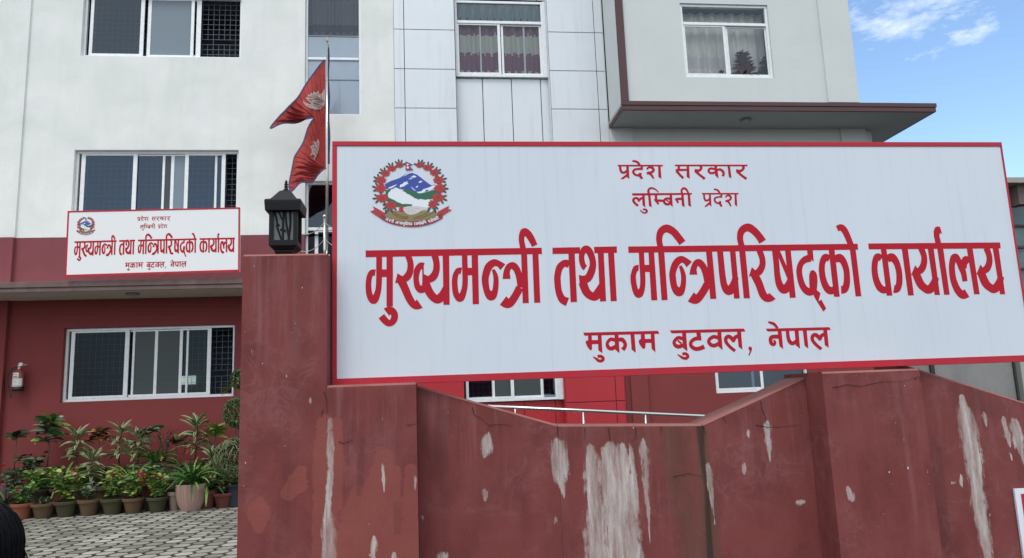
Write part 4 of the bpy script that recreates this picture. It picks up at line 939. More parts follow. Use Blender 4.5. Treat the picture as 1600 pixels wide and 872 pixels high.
mb.lathe([(.019, zf_), (.014, zf_+hf*.12), (.008, zf_+hf*.25), (.013, zf_+hf*.36), (.007, zf_+hf*.47), (.0125, zf_+hf*.58), (.006, zf_+hf*.7), (.009, zf_+hf*.78), (.001, H)], (lx, ly, lz), bl, 14); mb.build('finial', LA, smooth=True)

# ---------------------------------------------------------------- flagpole, flag, chain rail on the canopy
YFP = 12.25
p0, p1 = at(513.5, 400, YFP), at(508.5, 66, YFP)
fx = (p0.x+p1.x)/2; ztop = p1.z
FP = empty('flagpole', (fx, YFP, 3.766), 'thin stainless flagpole standing on the canopy in front of the stair window', 'flagpole')
mb = MB(); mb.tube([(fx, YFP, 3.766), (fx, YFP, ztop)], .0165, M['steel'], 12); mb.build('pole', FP, smooth=True)
mb = MB(); mb.lathe([(.012, ztop+.001), (.026, ztop+.02), (.012, ztop+.04), (.02, ztop+.065), (.008, ztop+.08), (.003, ztop+.12)], (fx, YFP, 0), mat('brass', (.35, .30, .20), .4, .8), 12); mb.build('finial', FP, smooth=True)
mb = MB(); mb.tube([(fx+.022, YFP-.016, ztop-.05), (fx+.026, YFP-.02, 6.0), (fx+.03, YFP-.02, 4.3)], .004, mat('halyard', (.05, .05, .06), .9), 5); mb.build('halyard', FP)
mb = MB(); mb.box(fx-.055, fx+.055, YFP-.055, YFP+.055, 4.14, 4.16, M['steel']); mb.build('collar', FP)
def fpt(q):
    p = at(410+q[0]/3.353, 50+q[1]/3.353, YFP); return (p.x, p.z)
OUT = [(331,150),(318,160),(300,185),(278,216),(255,245),(235,272),(215,300),(192,332),(170,360),(147,393),(125,425),(98,452),(70,480),(55,498),(45,514),(60,513),(95,495),(125,486),(160,480),(190,473),(220,468),(250,462),(275,458),(258,485),(240,520),(228,555),(215,590),(192,628),(170,660),(162,690),(155,720),(147,755),(140,790),(140,815),(145,832),(160,836),(185,815),(210,798),(240,792),(262,785),(278,765),(290,750),(312,730),(333,715)]
def wave(x, z):
    d = fx-x; return YFP - .02 - (.05*math.sin(d*13+z*1.6) + .018*math.sin(d*17-z*3.5+1))*min(1, d*3.5) - .06*d
def cloth(items, m, off, name, parent, grid=.035):
    polys = [[fpt(q) for q in poly] for poly in items]
    xs = [p[0] for q in polys for p in q]; zs = [p[1] for q in polys for p in q]; extra = []
    x = min(xs)
    while x < max(xs):
        z = min(zs)
        while z < max(zs): extra.append((x+.003, z+.0021)); z += grid
        x += grid
    ov, of = flat_union(polys, 1e-5, extra); mb = MB()
    for s_ in (off, -off) if off else (0,):
        i = len(mb.v); mb.v += [(p.x, wave(p.x, p.y)-s_, p.y) for p in ov]
        for f in of: mb.f.append(tuple(i+k for k in (f if s_ >= 0 else f[::-1]))); mb.m.append(mb.mi(m))
    return mb.build(name, parent, smooth=True)
pf = fpt((333, 430)); FG = empty('flag', (fx, YFP-.02, pf[1]), 'crimson double pennant flag with blue edge and white moon and sun on the steel flagpole', 'flag')
cloth([OUT], M['crimson'], 0, 'cloth', FG, .022)
edge = OUT
cloth(shapes([[(x, y, 6) for x, y in OUT[0:15]], [(x, y, 6) for x, y in OUT[14:23]], [(x, y, 6) for x, y in OUT[22:35]], [(x, y, 7) for x, y in OUT[34:44]]]), M['blue_cloth'], .006, 'border', FG, .03)
cloth([[(212,352),(218,366),(230,380),(246,389),(262,390),(250,378),(240,368),(231,352),(245,350),(242,338),(255,341),(257,328),(267,333),(272,318),(281,327),(295,311),(299,330),(312,326),(327,300),(331,366),(324,390),(306,407),(282,416),(255,412),(234,400),(219,381)]], M['cloth_white'], .008, 'moon', FG, .022)
cloth([[(292,563),(300,578),(298,610),(290,640),(272,676),(268,648),(253,652),(262,625),(252,605),(268,598),(265,575),(281,582)]], M['cloth_white'], .008, 'sun', FG, .022)
mb = MB(); a_ = fpt((340, 78)); b_ = fpt((349, 690))
for k in range(14):
    z0_, z1_ = a_[1]+(b_[1]-a_[1])*k/14, a_[1]+(b_[1]-a_[1])*(k+1)/14
    w0, w1 = .012+.008*math.sin(k*1.3)+k*.0015, .012+.008*math.sin((k+1)*1.3)+(k+1)*.0015
    mb.face([(fx+.012, YFP+.022, z0_), (fx+.02+w0, YFP+.012, z0_), (fx+.02+w1, YFP+.012, z1_), (fx+.012, YFP+.022, z1_)], M['blue_cloth'])
mb.build('hoist', FG)
# chain rail round the flagpole
YC = 11.95
q0 = at(507, 392, YC)
CR = empty('chain_railing', (q0.x, YC, 3.766), 'low stainless railing of ball topped posts and hanging chains on the canopy behind the lantern', 'railing')
zt_ = at(507, 338, YC).z
posts = [(at(447, 340, YC).x, YC), (q0.x, YC), (q0.x+.8, YC), (q0.x+.8, D-.15)]
for x, y_ in posts:
    mb = MB(); mb.tube([(x, y_, 3.767), (x, y_, zt_-.03)], .019, M['steel'], 12); o = mb.build('post', CR, smooth=True)
    mb = MB(); mb.lathe([(.005, zt_-.03), (.022, zt_-.026), (.031, zt_), (.022, zt_+.022), (.003, zt_+.031)], (x, y_, 0), M['steel'], 14); mb.build('ball', o, smooth=True)
for (a, b) in ((0, 1), (1, 2), (2, 3)):
    for dz in (-.10, -.38):
        P0, P1 = Vector((*posts[a], zt_+dz)), Vector((*posts[b], zt_+dz)); mb = MB()
        mb.tube([P0.lerp(P1, k/14) - Vector((0, 0, .20*4*(k/14)*(1-k/14))) for k in range(15)], .006, M['steel'], 6); mb.build('chain', CR)
mb = MB(); cx_ = q0.x-.02; mb.tube([(cx_-.35+.36*math.sin(k/10*1.57), YC+.10, 3.767+.36*(math.sin(1.57*k/10)))for k in range(11)], .016, M['steel'], 8); mb.build('curved_rail', CR, smooth=True)

# ---------------------------------------------------------------- ramp handrail in the yard
YR = 10.2
ra, rb_ = at(762, 635, YR), at(1098, 650, YR)
HR = empty('handrail', ((ra.x+rb_.x)/2, YR, GZ), 'stainless ramp handrail seen through the dip of the maroon wall', 'handrail')
dx = (rb_-ra)/(rb_.x-ra.x)
mb = MB(); s0 = ra-dx*1.2; s1 = rb_+dx*1.5; mb.tube([s0, s1], .024, M['steel'], 12); mb.build('rail', HR, smooth=True)
mb = MB(); o2 = Vector((0, 0, -.24)); mb.tube([s0+o2+dx*0, s1+o2], .016, M['steel'], 10); mb.build('lower_rail', HR, smooth=True)
for px in (700, 805, 911, 1008, 1100):
    x = at(px, 645, YR).x; zz = (ra+dx*(x-ra.x)).z; mb = MB(); mb.tube([(x, YR, GZ), (x, YR, zz-.02)], .02, M['steel'], 10); mb.build('post', HR, smooth=True)
# ---------------------------------------------------------------- fire extinguisher
ye = 12.88; c_ = at(29.2, 595, ye); zt0, zb0 = at(30, 577, ye).z, at(29, 611, ye).z; ex = c_.x; hE = zt0-zb0
FE = empty('fire_extinguisher', (ex, ye, zb0), 'small red fire extinguisher with white labels hanging on the maroon wall', 'fire extinguisher')
rd = .082; mr = mat('extinguisher_red', (.23, .05, .045), .35); mlab = mat('label_white', (.62, .61, .58), .5)
mb = MB(); mb.lathe([(rd-.01, zb0+.0), (rd, zb0+.01), (rd, zb0+hE*.8), (rd*.85, zb0+hE*.88), (rd*.45, zb0+hE*.94), (rd*.3, zb0+hE)], (ex, ye-.01, 0), mr, 20); cyl = mb.build('cylinder', FE, smooth=True)
mb = MB(); mb.lathe([(rd+.002, zb0+.0), (rd+.003, zb0+hE*.19), (rd, zb0+hE*.191)], (ex, ye-.01, 0), mat('extinguisher_foot', (.012, .013, .016), .5), 20); mb.build('foot', FE, smooth=True)
def wrap(a0, a1, z0, z1, m, r_): 
    for k in range(8):
        b0, b1 = a0+(a1-a0)*k/8, a0+(a1-a0)*(k+1)/8
        mb.face([(ex+r_*math.sin(b0), ye-.01-r_*math.cos(b0), z0), (ex+r_*math.sin(b1), ye-.01-r_*math.cos(b1), z0), (ex+r_*math.sin(b1), ye-.01-r_*math.cos(b1), z1), (ex+r_*math.sin(b0), ye-.01-r_*math.cos(b0), z1)], m)
mb = MB(); dk = mat('label_print', (.05, .09, .06), .6); gy = mat('label_grey', (.30, .30, .36), .6)
wrap(-1.1, 1.1, zb0+hE*.20, zb0+hE*.235, mlab, rd+.002); wrap(-1.15, 1.15, zb0+hE*.25, zb0+hE*.57, mlab, rd+.002); wrap(-.75, .45, zb0+hE*.6, zb0+hE*.83, mlab, rd+.002)
wrap(-.55, .25, zb0+hE*.63, zb0+hE*.67, dk, rd+.003); wrap(-.5, .2, zb0+hE*.745, zb0+hE*.765, dk, rd+.003)
for k in range(4): wrap(-.8, .1+.1*(k % 2), zb0+hE*(.30+.065*k), zb0+hE*(.315+.065*k), gy, rd+.003)
mb.build('label', FE, smooth=True)
mb = MB(); mb.lathe([(.022, zt0+.001), (.022, zt0+.04), (.03, zt0+.045), (.03, zt0+.06)], (ex, ye-.01, 0), mat('valve_brass', (.4, .36, .30), .4, .6), 12); mb.box(ex+.0, ex+.11, ye-.025, ye+.005, zt0+.062, zt0+.075, M['cloth_white']); mb.tube([(ex+.035, ye-.05, zt0+.075), (ex+.035, ye-.02, zt0+.075)], .03, mlab, 14); mb.build('valve', FE)
mb = MB(); mb.tube(spline([(ex-.02, ye-.02, zt0+.03), (ex-.10, ye-.02, zt0+.01), (ex-.17, ye-.01, zt0-.12), (ex-.15, ye-.01, zt0-.28), (ex-.10, ye-.02, zt0-.40), (ex-.095, ye-.02, zt0-.46)], 5), .011, mat('hose_black', (.015, .015, .017), .6), 8); mb.build('hose', FE, smooth=True)

# ---------------------------------------------------------------- plants
def leafmat(name, a, b, rough=.45):
    m = mat(name, a, rough, spec=.4); t = NT(m); t.col(t.mix(t.rng(t.noise(13, 4), .35, .65), a, b))
    m.node_tree.nodes['Principled BSDF'].inputs['Transmission Weight'].default_value = 0; return m
G1 = leafmat('fresh_leaf', (.165, .29, .06), (.09, .18, .04)); G2 = leafmat('deep_leaf', (.06, .155, .04), (.03, .09, .025)); G3 = leafmat('striped_leaf', (.40, .44, .24), (.20, .26, .12)); G3b = leafmat('stripe_core', (.07, .12, .04), (.04, .08, .03))
G4 = leafmat('purple_leaf', (.075, .04, .045), (.04, .05, .03)); G5 = leafmat('ochre_leaf', (.48, .30, .09), (.25, .10, .04)); G6 = leafmat('yellow_green_leaf', (.36, .40, .09), (.16, .24, .05)); G7 = leafmat('grey_green_leaf', (.17, .21, .14), (.10, .14, .085)); G8 = leafmat('wine_leaf', (.10, .012, .014), (.05, .01, .012))
STEM = leafmat('stem_bark', (.13, .10, .07), (.07, .055, .035), .8)
PK = mat('pink_flower', (.55, .05, .13), .6); OR = mat('orange_flower', (.55, .13, .04), .6); RDF = mat('red_flower', (.42, .03, .035), .6); YL_ = mat('yellow_flower', (.5, .42, .12), .6)
SOIL = mat('potting_soil', (.025, .02, .014), .95)
def potmat(name, a, b):
    return plaster(name, a, b, .75, .8, 4, .3)
P_ = {'orange': potmat('terracotta_pot', (.27, .085, .045), (.12, .05, .03)), 'brown': potmat('aged_clay_pot', (.13, .075, .042), (.055, .05, .028)), 'moss': potmat('mossy_pot', (.065, .055, .03), (.035, .042, .02)),
      'red': potmat('red_clay_pot', (.15, .045, .035), (.08, .03, .025)), 'pink': potmat('pale_pink_pot', (.42, .27, .23), (.33, .22, .19)), 'beige': potmat('beige_pot', (.30, .23, .19), (.22, .17, .14)), 'blue': potmat('blue_black_pot', (.022, .028, .042), (.03, .035, .045))}
def add_pot(e, x, y, z, r, h, kind, shape='pot'):
    mb = MB(); m = P_[kind]
    if shape == 'pot': prof = [(r*.58, 0), (r*.86, h*.80), (r*.98, h*.81), (r*1.0, h*.97), (r*.97, h), (r*.9, h), (r*.86, h*.9), (r*.02, h*.88)]
    elif shape == 'urn': prof = [(r*.62, 0), (r*.82, h*.3), (r*.93, h*.6), (r*.97, h*.85), (r*1.0, h*.98), (r*.97, h), (r*.9, h), (r*.88, h*.9), (r*.02, h*.88)]
    else: prof = [(r*.7, 0), (r*.88, h*.9), (r*1.04, h*.905), (r*1.05, h), (r*.95, h), (r*.9, h*.9), (r*.02, h*.88)]
    mb.lathe(prof, (x, y, z), m, 24)
    if shape == 'urn':
        for k in range(24):
            a = k*math.pi/12; mb.tube([(x+math.cos(a)*r*q, y+math.sin(a)*r*q, z+h*zz) for q, zz in ((.63, .03), (.825, .3), (.935, .6), (.975, .85))], .004, m, 5)
    p = mb.build('pot', e, smooth=True); p.data.set_sharp_from_angle(angle=R(35)) if hasattr(p.data, 'set_sharp_from_angle') else None
    mb = MB(); mb.lathe([(r*.87, h*.90), (r*.4, h*.93), (.01, h*.94)], (x, y, z), SOIL, 14); mb.build('soil', p)
rnd = random.Random(11)
def U(a, b): return rnd.uniform(a, b)
ROLL = .75
def rosette(mb, c, n, ln, wd, droop, m, m2=None, up=(.1, 1.2), seg=6):
    for k in range(n):
        a = k*2.399+U(-.3, .3); u = up[0]+(up[1]-up[0])*(k/n)+U(-.1, .1)
        mb.leaf((c[0]+.01*math.cos(a), c[1]+.01*math.sin(a), c[2]+U(-.01, .02)), (math.cos(a), math.sin(a), u), ln*U(.75, 1.1), wd*U(.8, 1.1), droop*U(.7, 1.2), m if not isinstance(m, list) else rnd.choice(m), seg, .3, m2, U(-1, 1)*ROLL)
def foliage(e, kind, x, y, z, h, s=1.0):
    mb = MB(); st = MB(); z_L = .29; pal = rnd.choice([[G1, G1, G2, G6], [G1, G6, G6, G2], [G2, G7, G1, G2, G5], [G1, G1, G1, G2]])
    if kind == 'dracaena':                      # striped leaves spread along a cane
        st.tube([(x, y, z), (x+U(-.03, .03), y, z+h*.6), (x+U(-.04, .04), y, z+h*.9)], [.014, .011, .008], STEM, 7)
        for q in range(7):
            f = .32+.68*q/6; rosette(mb, (x+U(-.02, .02), y, z+h*f*.86), 9 if q > 3 else 6, z_L*s*(1.05-.25*f), .046*s, 1.1 if q < 5 else .5, G3b, G3, (.05, .5) if q < 5 else (.4, 1.6))
    elif kind == 'croton':
        st.tube([(x, y, z), (x+.01, y, z+h*.5), (x+U(-.03, .03), y, z+h*.8)], [.012, .01, .008], STEM, 7)
        for q in range(5): rosette(mb, (x+U(-.07, .07)*s, y+U(-.05, .05), z+h*(.55+.1*q)), 8, .22*s, .105*s, .6, [G4, G2, G6, G7] , None, (.0, .7))
        rosette(mb, (x, y, z+h*.96), 6, .18*s, .10*s, .4, [G6, G3, G2], None, (.6, 1.6))
    elif kind == 'croton_green':
        st.tube([(x, y, z), (x+.01, y, z+h*.85)], [.009, .006], STEM, 7); rosette(mb, (x, y, z+h*.82), 12, .19*s, .11*s, .7, [G2, G7, G4, G1], None, (.0, 1.0))
    elif kind == 'croton_ochre':
        st.tube([(x, y, z), (x, y, z+h*.8)], [.01, .008], STEM, 7)
        for q in range(3): rosette(mb, (x+U(-.04, .04), y, z+h*(.74+.1*q)), 11, .19*s, .085*s, .7, [G5, G5, G8, G4], None, (.0, .8))
    elif kind == 'wine':
        st.tube([(x, y, z), (x, y, z+h*.75)], [.01, .008], STEM, 7); rosette(mb, (x, y, z+h*.76), 18, .18*s, .065*s, .6, [G8, G8, G4], None, (.0, 1.0)); rosette(mb, (x, y, z+h*.9), 3, .12*s, .05, .2, [G6], None, (1, 2))
    elif kind == 'lime':
        st.tube([(x, y, z), (x, y, z+h*.75)], [.01, .008], STEM, 7)
        for q in range(3): rosette(mb, (x+U(-.06, .06), y, z+h*(.7+.1*q)), 11, .20*s, .065*s, .6, [G6, G1, G6], None, (.1, .9))
    elif kind == 'spider': rosette(mb, (x, y, z), 34, h*1.25*s, .036*s, 1.5, [G1, G1, G2], None, (.35, 2.2), 7)
    elif kind == 'lily': rosette(mb, (x, y, z), 70, h*1.22*s, .040*s, 1.75, [G2, G1, G2, G2], None, (.3, 2.8), 8)
    elif kind == 'rhoeo': rosette(mb, (x, y, z+.02), 26, h*1.0*s, .035*s, .8, [G4, G7, G4], None, (.3, 1.9))
    elif kind == 'wispy':
        for k in range(16):
            a = U(0, 6.28); p1 = (x+math.cos(a)*.05, y+math.sin(a)*.05, z+h*.5); p2 = (x+math.cos(a)*U(.08, .18), y+math.sin(a)*.12, z+h*U(.8, 1.05)); st.tube([(x, y, z), p1, p2], [.004, .003, .002], STEM, 4)
            for q in range(9): f = q/8; mb.leaf((p1[0]+(p2[0]-p1[0])*f, p1[1]+(p2[1]-p1[1])*f, p1[2]+(p2[2]-p1[2])*f), (U(-1, 1), U(-1, 1), U(-.1, .8)), .05, .022, .3, rnd.choice([G4, G7, G8]), 2)
    elif kind == 'fern':
        for k in range(16):
            a = k*2.399; pts = []; d = Vector((math.cos(a), math.sin(a), U(.8, 1.8))).normalized(); p = Vector((x, y, z))
            for q in range(9):
                pts.append(p.copy()); p = p+d*(h*.16); d = (d+Vector((0, 0, -.2))).normalized()
                sd = d.cross(Vector((0, 0, 1))).normalized()
                for sg in (-1, 1): mb.leaf(p, sd*sg+d*.5, .085*s*(1.1-q/10), .014, .3, G7 if k % 3 else G1, 2)
            st.tube(pts, .003, G7, 4)
    else:                                       # 'bush': leafy flowering shrub
        for k in range(17 if kind == 'bush' else 9):
            a = U(0, 6.28); r_ = U(.03, .18)*s; tp = (x+math.cos(a)*r_, y+math.sin(a)*r_, z+h*U(.65, 1.2)); st.tube([(x+U(-.02, .02), y, z), ((x+tp[0])/2+U(-.02, .02), (y+tp[1])/2, z+h*.4), tp], [.005, .004, .002], STEM, 5)
            for q in range(11):
                f = .2+.8*q/10; b = U(0, 6.28); mb.leaf((x+(tp[0]-x)*f, y+(tp[1]-y)*f, z+(tp[2]-z)*f), (math.cos(b), math.sin(b), U(-.1, .6)), U(.07, .115)*s, U(.035, .055)*s, .7, rnd.choice(pal if kind == 'bush' else [G2, G4, G7]), 3, .25, None, U(-1, 1))
    if mb.f: mb.build('foliage', e, smooth=True)
    if st.f: st.build('stem', e, smooth=True)
def flowers(e, pts, Y):
    for px, py, m, r_ in pts:
        p = at(px, py, Y); mb = MB()
        for k in range(26):
            d = Vector((U(-1, 1), U(-1, 1), U(-.3, 1))).normalized(); mb.leaf(p+d*r_*.35, d+Vector((U(-.4, .4), U(-.4, .4), .2)), r_*.75, r_*.6, .5, m, 2)
        mb.build('flower', e)
ST = empty('planter_steps', (-5, 12.5, GZ), 'dark mossy steps carrying the rows of potted plants against the maroon wall', 'steps')
mb = MB(); mb.box(-8.6, -3.05, 11.97, 12.93, GZ-.01, .42, M['step']); mb.build('lower_step', ST, bevel=.01)
mb = MB(); mb.box(-8.6, -3.05, 12.31, 12.93, .421, .69, M['step']); mb.build('upper_step', ST, bevel=.01)
ROW = {1: (11.76, GZ), 2: (12.14, .42), 3: (12.52, .69)}
# px, row, pot kind, radius, pot height, plant kind, plant height, scale, label, flowers [(px, py, colour, size)]
PL = [
 (35, 1, 'orange', .165, .215, 'bush', .25, .9, 'orange terracotta pot with a low green bush and one large pink bloom', [(31, 764, PK, .05), (28, 768, PK, .03)]),
 (69, 1, 'brown', .175, .215, 'twig', .10, .5, 'brown clay pot with a nearly bare stub of a plant in the front row', []),
 (104, 1, 'moss', .175, .215, 'bush', .40, 1.2, 'mossy pot with a tall leafy bush and red blossoms in the front row', [(115, 736, RDF, .045), (117, 745, PK, .04), (83, 745, RDF, .03)]),
 (139.5, 1, 'brown', .17, .225, 'twig', .22, .8, 'dark brown pot with sparse greyish stems in the front row', []),
 (176, 1, 'moss', .165, .215, 'bush', .40, 1.1, 'mossy pot of bright green leaves with a round pink bloom', [(177, 743, PK, .045), (194, 747, PK, .03)]),
 (208.5, 1, 'brown', .165, .22, 'bush', .38, 1.1, 'brown pot with pink and orange lantana blossoms', [(219, 742, PK, .055), (226, 744, OR, .04), (222, 753, OR, .04)]),
 (246, 1, 'moss', .17, .21, 'bush', .32, 1.0, 'square shouldered mossy pot with small red blossoms beside the pale pink pot', [(239, 747, RDF, .035), (253, 748, RDF, .035)]),
 (298, 1, 'pink', .215, .375, 'lily', .46, 1.0, 'large pale pink ribbed pot overflowing with long dark green strap leaves', [(293, 706, OR, .03)]),
 (8, 1, 'moss', .16, .20, 'rhoeo', .24, 1.1, 'spiky purple grey plant at the left edge behind the black haired person', [(3, 760, PK, .04)]),
 (60, 2, 'moss', .165, .23, 'bush', .26, 1.2, 'mossy pot on the lower step with small pink blossoms, third from the left', [(40, 752, PK, .045), (69, 742, RDF, .03), (29, 755, RDF, .025)]),
 (22, 2, 'moss', .17, .23, 'twig', .30, 1.2, 'mossy pot on the lower step with dull dark leaves and red specks', [(6, 728, RDF, .035), (28, 745, RDF, .03)]),
 (95, 2, 'red', .16, .22, 'spider', .42, 1.0, 'arching light green grass like plant on the lower step left of the red blossoms', []),
 (122, 2, 'brown', .16, .22, 'spider', .36, .9, 'bright green strap leaf plant on the lower step behind the tall bush', []),
 (160, 2, 'brown', .165, .22, 'rhoeo', .22, 1.1, 'low purple spiky plant on the lower step between two mossy pots', []),
 (205, 2, 'brown', .16, .22, 'spider', .40, 1.1, 'fresh green spider plant with arching leaves on the lower step at the middle', []),
 (233, 2, 'red', .16, .22, 'bush', .22, .9, 'red clay pot with a small green bush on the lower step', [(246, 748, RDF, .03)]),
 (264, 2, 'red', .17, .24, 'fern', .42, 1.0, 'grey green feathery fern left of the large pale pink pot', [(253, 717, YL_, .035)]),
 (18, 3, 'moss', .16, .24, 'croton_green', .62, 1.1, 'broad leaved green croton on a bare thin stem at the far left', []),
 (45, 3, 'brown', .16, .22, 'twig', .22, 1.3, 'dusty low bush in front of the wall between two crotons', [(32, 724, RDF, .03)]),
 (70, 3, 'brown', .17, .24, 'croton', .72, 1.25, 'tall croton with purple, green and yellow leaves', []),
 (116, 3, 'moss', .17, .24, 'dracaena', .58, 1.05, 'striped dracaena left of the ochre croton', []),
 (150, 3, 'brown', .16, .22, 'croton_ochre', .58, 1.0, 'ochre and orange leaved croton on the upper step', []),
 (140, 2, 'brown', .16, .22, 'dracaena', .52, .9, 'shorter striped dracaena below the ochre croton', []),
 (183, 3, 'red', .16, .22, 'dracaena', .66, 1.0, 'tallest striped dracaena right of the ochre croton', []),
 (212, 3, 'brown', .16, .22, 'dracaena', .52, 1.05, 'wide striped dracaena with a broad leaf croton behind it', []),
 (229, 3, 'moss', .16, .22, 'croton_green', .60, 1.1, 'croton with long dark leaves at the middle of the back row', []),
 (241, 3, 'moss', .17, .22, 'spider', .36, 1.1, 'bushy green strap leaf plant on the upper step left of the wine red plant', []),
 (254, 3, 'moss', .15, .22, 'wispy', .50, 1.0, 'wispy reddish shrub on the upper step', []),
 (272, 3, 'brown', .15, .22, 'wine', .42, 1.0, 'wine red rosette plant with a lime tip', []),
 (303, 3, 'red', .17, .24, 'dracaena', .66, 1.25, 'striped dracaena standing behind the large pale pink pot', []),
 (334, 3, 'red', .17, .24, 'lime', .58, 1.15, 'yellow green croton near the clipped topiary', []),
 (327, 2, 'brown', .16, .22, 'dracaena', .50, .9, 'slender striped dracaena right of the large pale pink pot', []),
 (273, 1, 'beige', .12, .26, 'fern', .25, .8, 'small beige pot half hidden behind the large pale pink pot', []),
 (323, 1, 'red', .18, .25, 'spider', .40, 1.2, 'red clay pot with dark strap leaves just right of the large pale pink pot', []),
 (350, 1, 'red', .17, .22, 'bush', .30, 1.1, 'red clay pot with a dark green bush left of the topiary', []),
]
for px, row, pk, r_, ph, kind, hgt, s_, lab, fl in PL:
    Y, z = ROW[row]
    if px in (273, 323, 350): Y += .12; 
    x = at(px, 790, Y).x; r_ *= 1 if pk == 'pink' else U(.88, 1.04); ph *= 1 if pk == 'pink' else U(.92, 1.1)
    e = empty('potted_plant', (x, Y, z), lab, 'potted plant', 'potted plants along the maroon wall')
    add_pot(e, x, Y, z, r_, ph, pk, 'urn' if pk == 'pink' else 'pot')
    foliage(e, kind, x, Y, z+ph*.92, hgt, s_)
    flowers(e, fl, Y-.08)
# clipped topiary of three balls in a blue black pot
YT = 11.9; tx = at(370, 790, YT).x
TP = empty('potted_topiary', (tx, YT, GZ), 'topiary of three stacked twiggy balls in a blue black pot beside the gate pillar', 'potted plant')
add_pot(TP, tx, YT, GZ, .165, at(368, 756, YT).z-GZ, 'blue', 'tall')
st = MB(); st.tube([(tx, YT, GZ+.3), (tx+.02, YT, at(372, 590, YT).z)], .012, STEM, 8); st.build('stem', TP)
TG = leafmat('topiary_leaf', (.16, .19, .06), (.06, .09, .03)); TW = leafmat('topiary_twig', (.26, .27, .15), (.14, .16, .08))
for (px, py, rp, twig) in ((370, 718, 31, 1), (373, 645, 22, .35), (376, 592, 14, .3)):
    c_ = at(px, py, YT); rr = rp*YT/1157*1.02; mb = MB()
    for k in range(int(520*twig)):
        d = Vector((U(-1, 1), U(-1, 1), U(-1, 1))).normalized(); a = c_+d*rr*U(.9, 1.0); tdir = (d.cross(Vector((U(-1, 1), U(-1, 1), U(-.3, .3)))).normalized()*.8+Vector((0, 0, .5)))
        b = c_+((a+tdir*rr*.45)-c_).normalized()*rr*U(.95, 1.05); mid = c_+(((a+b)/2)-c_).normalized()*rr*1.03; mb.tube([a, mid, b], .0035, TW, 4, False)
    for k in range(int(4200*(rr/.3)**1.5)):
        d = Vector((U(-1, 1), U(-1, 1), U(-1, 1))).normalized(); mb.leaf(c_+d*rr*U(.72, .98), d+Vector((U(-.9, .9), U(-.9, .9), U(-.9, .9))), U(.03, .055), .022, .3, rnd.choice([TG, G7, G2, TG]), 2)
    mb.build('clipped_ball', TP, smooth=True)
mb = MB(); c_ = at(367, 603, YT+.25)
for k in range(12): mb.leaf(c_, (-1, U(-.4, .4), U(-.6, .5)), .26, .035, .5, G6, 5)
e = empty('potted_palm', (c_.x+.05, YT+.3, GZ), 'yellow green palm fronds poking out beside the top topiary ball', 'potted plant'); mb.build('frond', e)
mb = MB(); mb.tube([(c_.x+.05, YT+.3, GZ+.2), (c_.x, YT+.25, c_.z)], .012, STEM, 6); mb.build('stem', e); add_pot(e, c_.x+.05, YT+.3, GZ, .13, .25, 'moss')
# red and dark leafy plants added behind the right block's glass in place of reflections
for (px, py, n, ms, rad, lab) in ((1163, 118, 26, [G8, leafmat('red_bract', (.34, .025, .04), (.2, .02, .03)), leafmat('red_bract_deep', (.2, .02, .03), (.12, .015, .02))], .27, 'red leaved plant added behind the right block window for its red reflection'), (1199, 116, 14, [G2, G4], .22, 'dark leaved plant added for the reflection at the right end of the right block window'), (1128, 120, 7, [G2, G4], .10, 'small dark leaved plant added for the reflection beside the mullion of the right block window')):
    c_ = at(px, py, 12.30); zb = 7.23; e = empty('reflection_plant', (c_.x, 12.30, zb), lab, 'potted plant'); mb = MB(); stt = MB()
    stt.tube([(c_.x, 12.30, zb), (c_.x, 12.30, zb+rad*1.8)], .006, STEM, 6)
    for k in range(n*3):
        z_ = zb+.05+rad*2.2*(k/(n*3)); a = k*2.399; mb.leaf((c_.x, 12.30, z_), (math.cos(a), math.sin(a)*.5, U(.1, .7)), rad*(1.25-.8*k/(n*3)), .06, .5, rnd.choice(ms), 4, .25, None, U(-1, 1))
    mb.build('foliage', e); stt.build('stem', e); add_pot(e, c_.x, 12.30, zb-.0, .06, .05, 'moss')

# ---------------------------------------------------------------- passer-by whose black hair enters the lower left corner
hx = at(-46, 884, 2.05); HX, HY, HZ = hx.x, 2.05, hx.z
PE = empty('person', (HX, HY, 0), 'person with long black hair in a dark top at the lower left corner', 'person')
skin = mat('skin', (.36, .21, .15), .55); top_ = mat('dark_top', (.03, .03, .045), .85); trs = mat('dark_trousers', (.02, .022, .03), .85); hair = mat('black_hair', (.003, .0035, .006), .45, spec=.12)
mh = HZ/1.33
J = {'pelvis': (0, 0, .78, .125), 'waist': (0, 0, .92, .115), 'chest': (0, 0, 1.07, .135), 'neckb': (0, 0, 1.17, .06), 'neck': (0, -.005, 1.235, .05), 'headb': (0, -.0, 1.29, .075), 'head': (0, -.005, 1.37, .088), 'crown': (0, 0, 1.43, .055)}
ed = [('pelvis', 'waist'), ('waist', 'chest'), ('chest', 'neckb'), ('neckb', 'neck'), ('neck', 'headb'), ('headb', 'head'), ('head', 'crown')]
